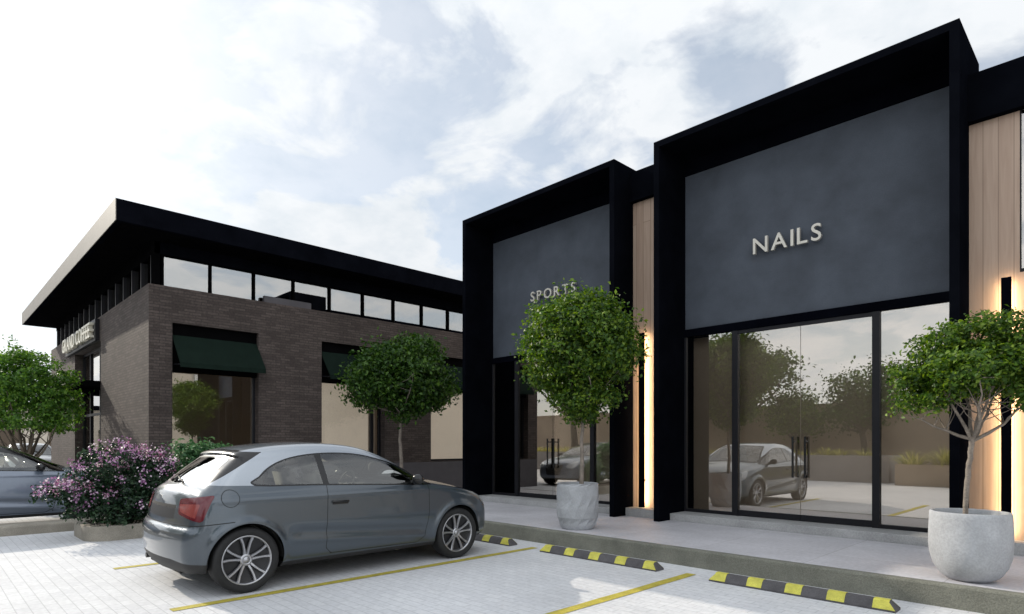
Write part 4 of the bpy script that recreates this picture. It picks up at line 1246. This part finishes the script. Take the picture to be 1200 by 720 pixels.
nz = N(nt, 'ShaderNodeTexNoise'); nz.inputs['Scale'].default_value = 2.9; nz.inputs['Detail'].default_value = 10; nz.inputs['Roughness'].default_value = .56; nz.inputs['Distortion'].default_value = .35
nt.links.new(cmb.outputs[0], nz.inputs['Vector'])
nz2 = N(nt, 'ShaderNodeTexNoise'); nz2.inputs['Scale'].default_value = 4.6; nz2.inputs['Detail'].default_value = 8; nz2.inputs['Roughness'].default_value = .6
nt.links.new(cmb.outputs[0], nz2.inputs['Vector'])
dens = mth('MULTIPLY_ADD', nz.outputs['Fac'], 9.0, -3.62, True)
hz = mth('SUBTRACT', 1.0, mth('MULTIPLY', zc, 2.6), None, True)          # veil towards the horizon
hz = mth('MULTIPLY', hz, .75)
dot = N(nt, 'ShaderNodeVectorMath'); dot.operation = 'DOT_PRODUCT'
nt.links.new(tc.outputs['Generated'], dot.inputs[0]); dot.inputs[1].default_value = S
glow = mth('POWER', mth('MAXIMUM', dot.outputs['Value'], 0.0), 4.0)
fac = mth('MAXIMUM', mth('MAXIMUM', dens, hz), mth('MULTIPLY', glow, 1.0), None, True)
fac = mth('MULTIPLY_ADD', fac, .54, .46, True)
shade = ramp(nt, nz2.outputs['Fac'], [(.32, (.77, .83, .885)), (.56, (.92, .95, .98))])
bg2 = N(nt, 'ShaderNodeBackground'); nt.links.new(shade, bg2.inputs[0])
au = mth('POWER', mth('MAXIMUM', dot.outputs['Value'], 0.0), 26.0)
bk = N(nt, 'ShaderNodeVectorMath'); bk.operation = 'DOT_PRODUCT'          # extra sky brightness added behind the camera to lift shaded surfaces
nt.links.new(tc.outputs['Generated'], bk.inputs[0]); bk.inputs[1].default_value = Vector((.66, -.66, .36))
bkf = mth('MULTIPLY', mth('MAXIMUM', bk.outputs['Value'], 0.0), .95)
bkf = mth('ADD', bkf, mth('MULTIPLY', mth('MULTIPLY', zc, zc), .35))
st = mth('ADD', bkf, mth('ADD', mth('MULTIPLY_ADD', glow, .06, .925), mth('MULTIPLY', au, 2.5)))
nt.links.new(st, bg2.inputs[1])
mx = N(nt, 'ShaderNodeMixShader'); nt.links.new(fac, mx.inputs[0]); nt.links.new(bg1.outputs[0], mx.inputs[1]); nt.links.new(bg2.outputs[0], mx.inputs[2])
nt.links.new(mx.outputs[0], out.inputs[0])
ld = bpy.data.lights.new('sun', 'SUN'); ld.energy = 3.7; ld.angle = R(.5); ld.color = (1.0, .91, .77)
lo = link(bpy.data.objects.new('sun', ld)); lo.rotation_euler = S.to_track_quat('Z', 'Y').to_euler(); lo.location = (-20, -6, 20)
cam = bpy.data.cameras.new('camera'); cam.sensor_width = 36; cam.sensor_fit = 'HORIZONTAL'
cam.lens = 716/1200*36; cam.shift_y = 160/1200; cam.clip_end = 2000; cam.clip_start = .05
co = link(bpy.data.objects.new('camera', cam)); co.location = (0, 0, 1.42)
fwd = Vector((-716, 698, 0)).normalized()
co.rotation_euler = fwd.to_track_quat('-Z', 'Y').to_euler()
sc.camera = co
sc.view_settings.view_transform = 'Standard'; sc.view_settings.look = 'None'; sc.view_settings.exposure = 0.0; sc.view_settings.gamma = 1.0
sc.cycles.max_bounces = 10; sc.cycles.transparent_max_bounces = 24; sc.cycles.use_denoising = True
sc.cycles.caustics_reflective = False; sc.cycles.caustics_refractive = False
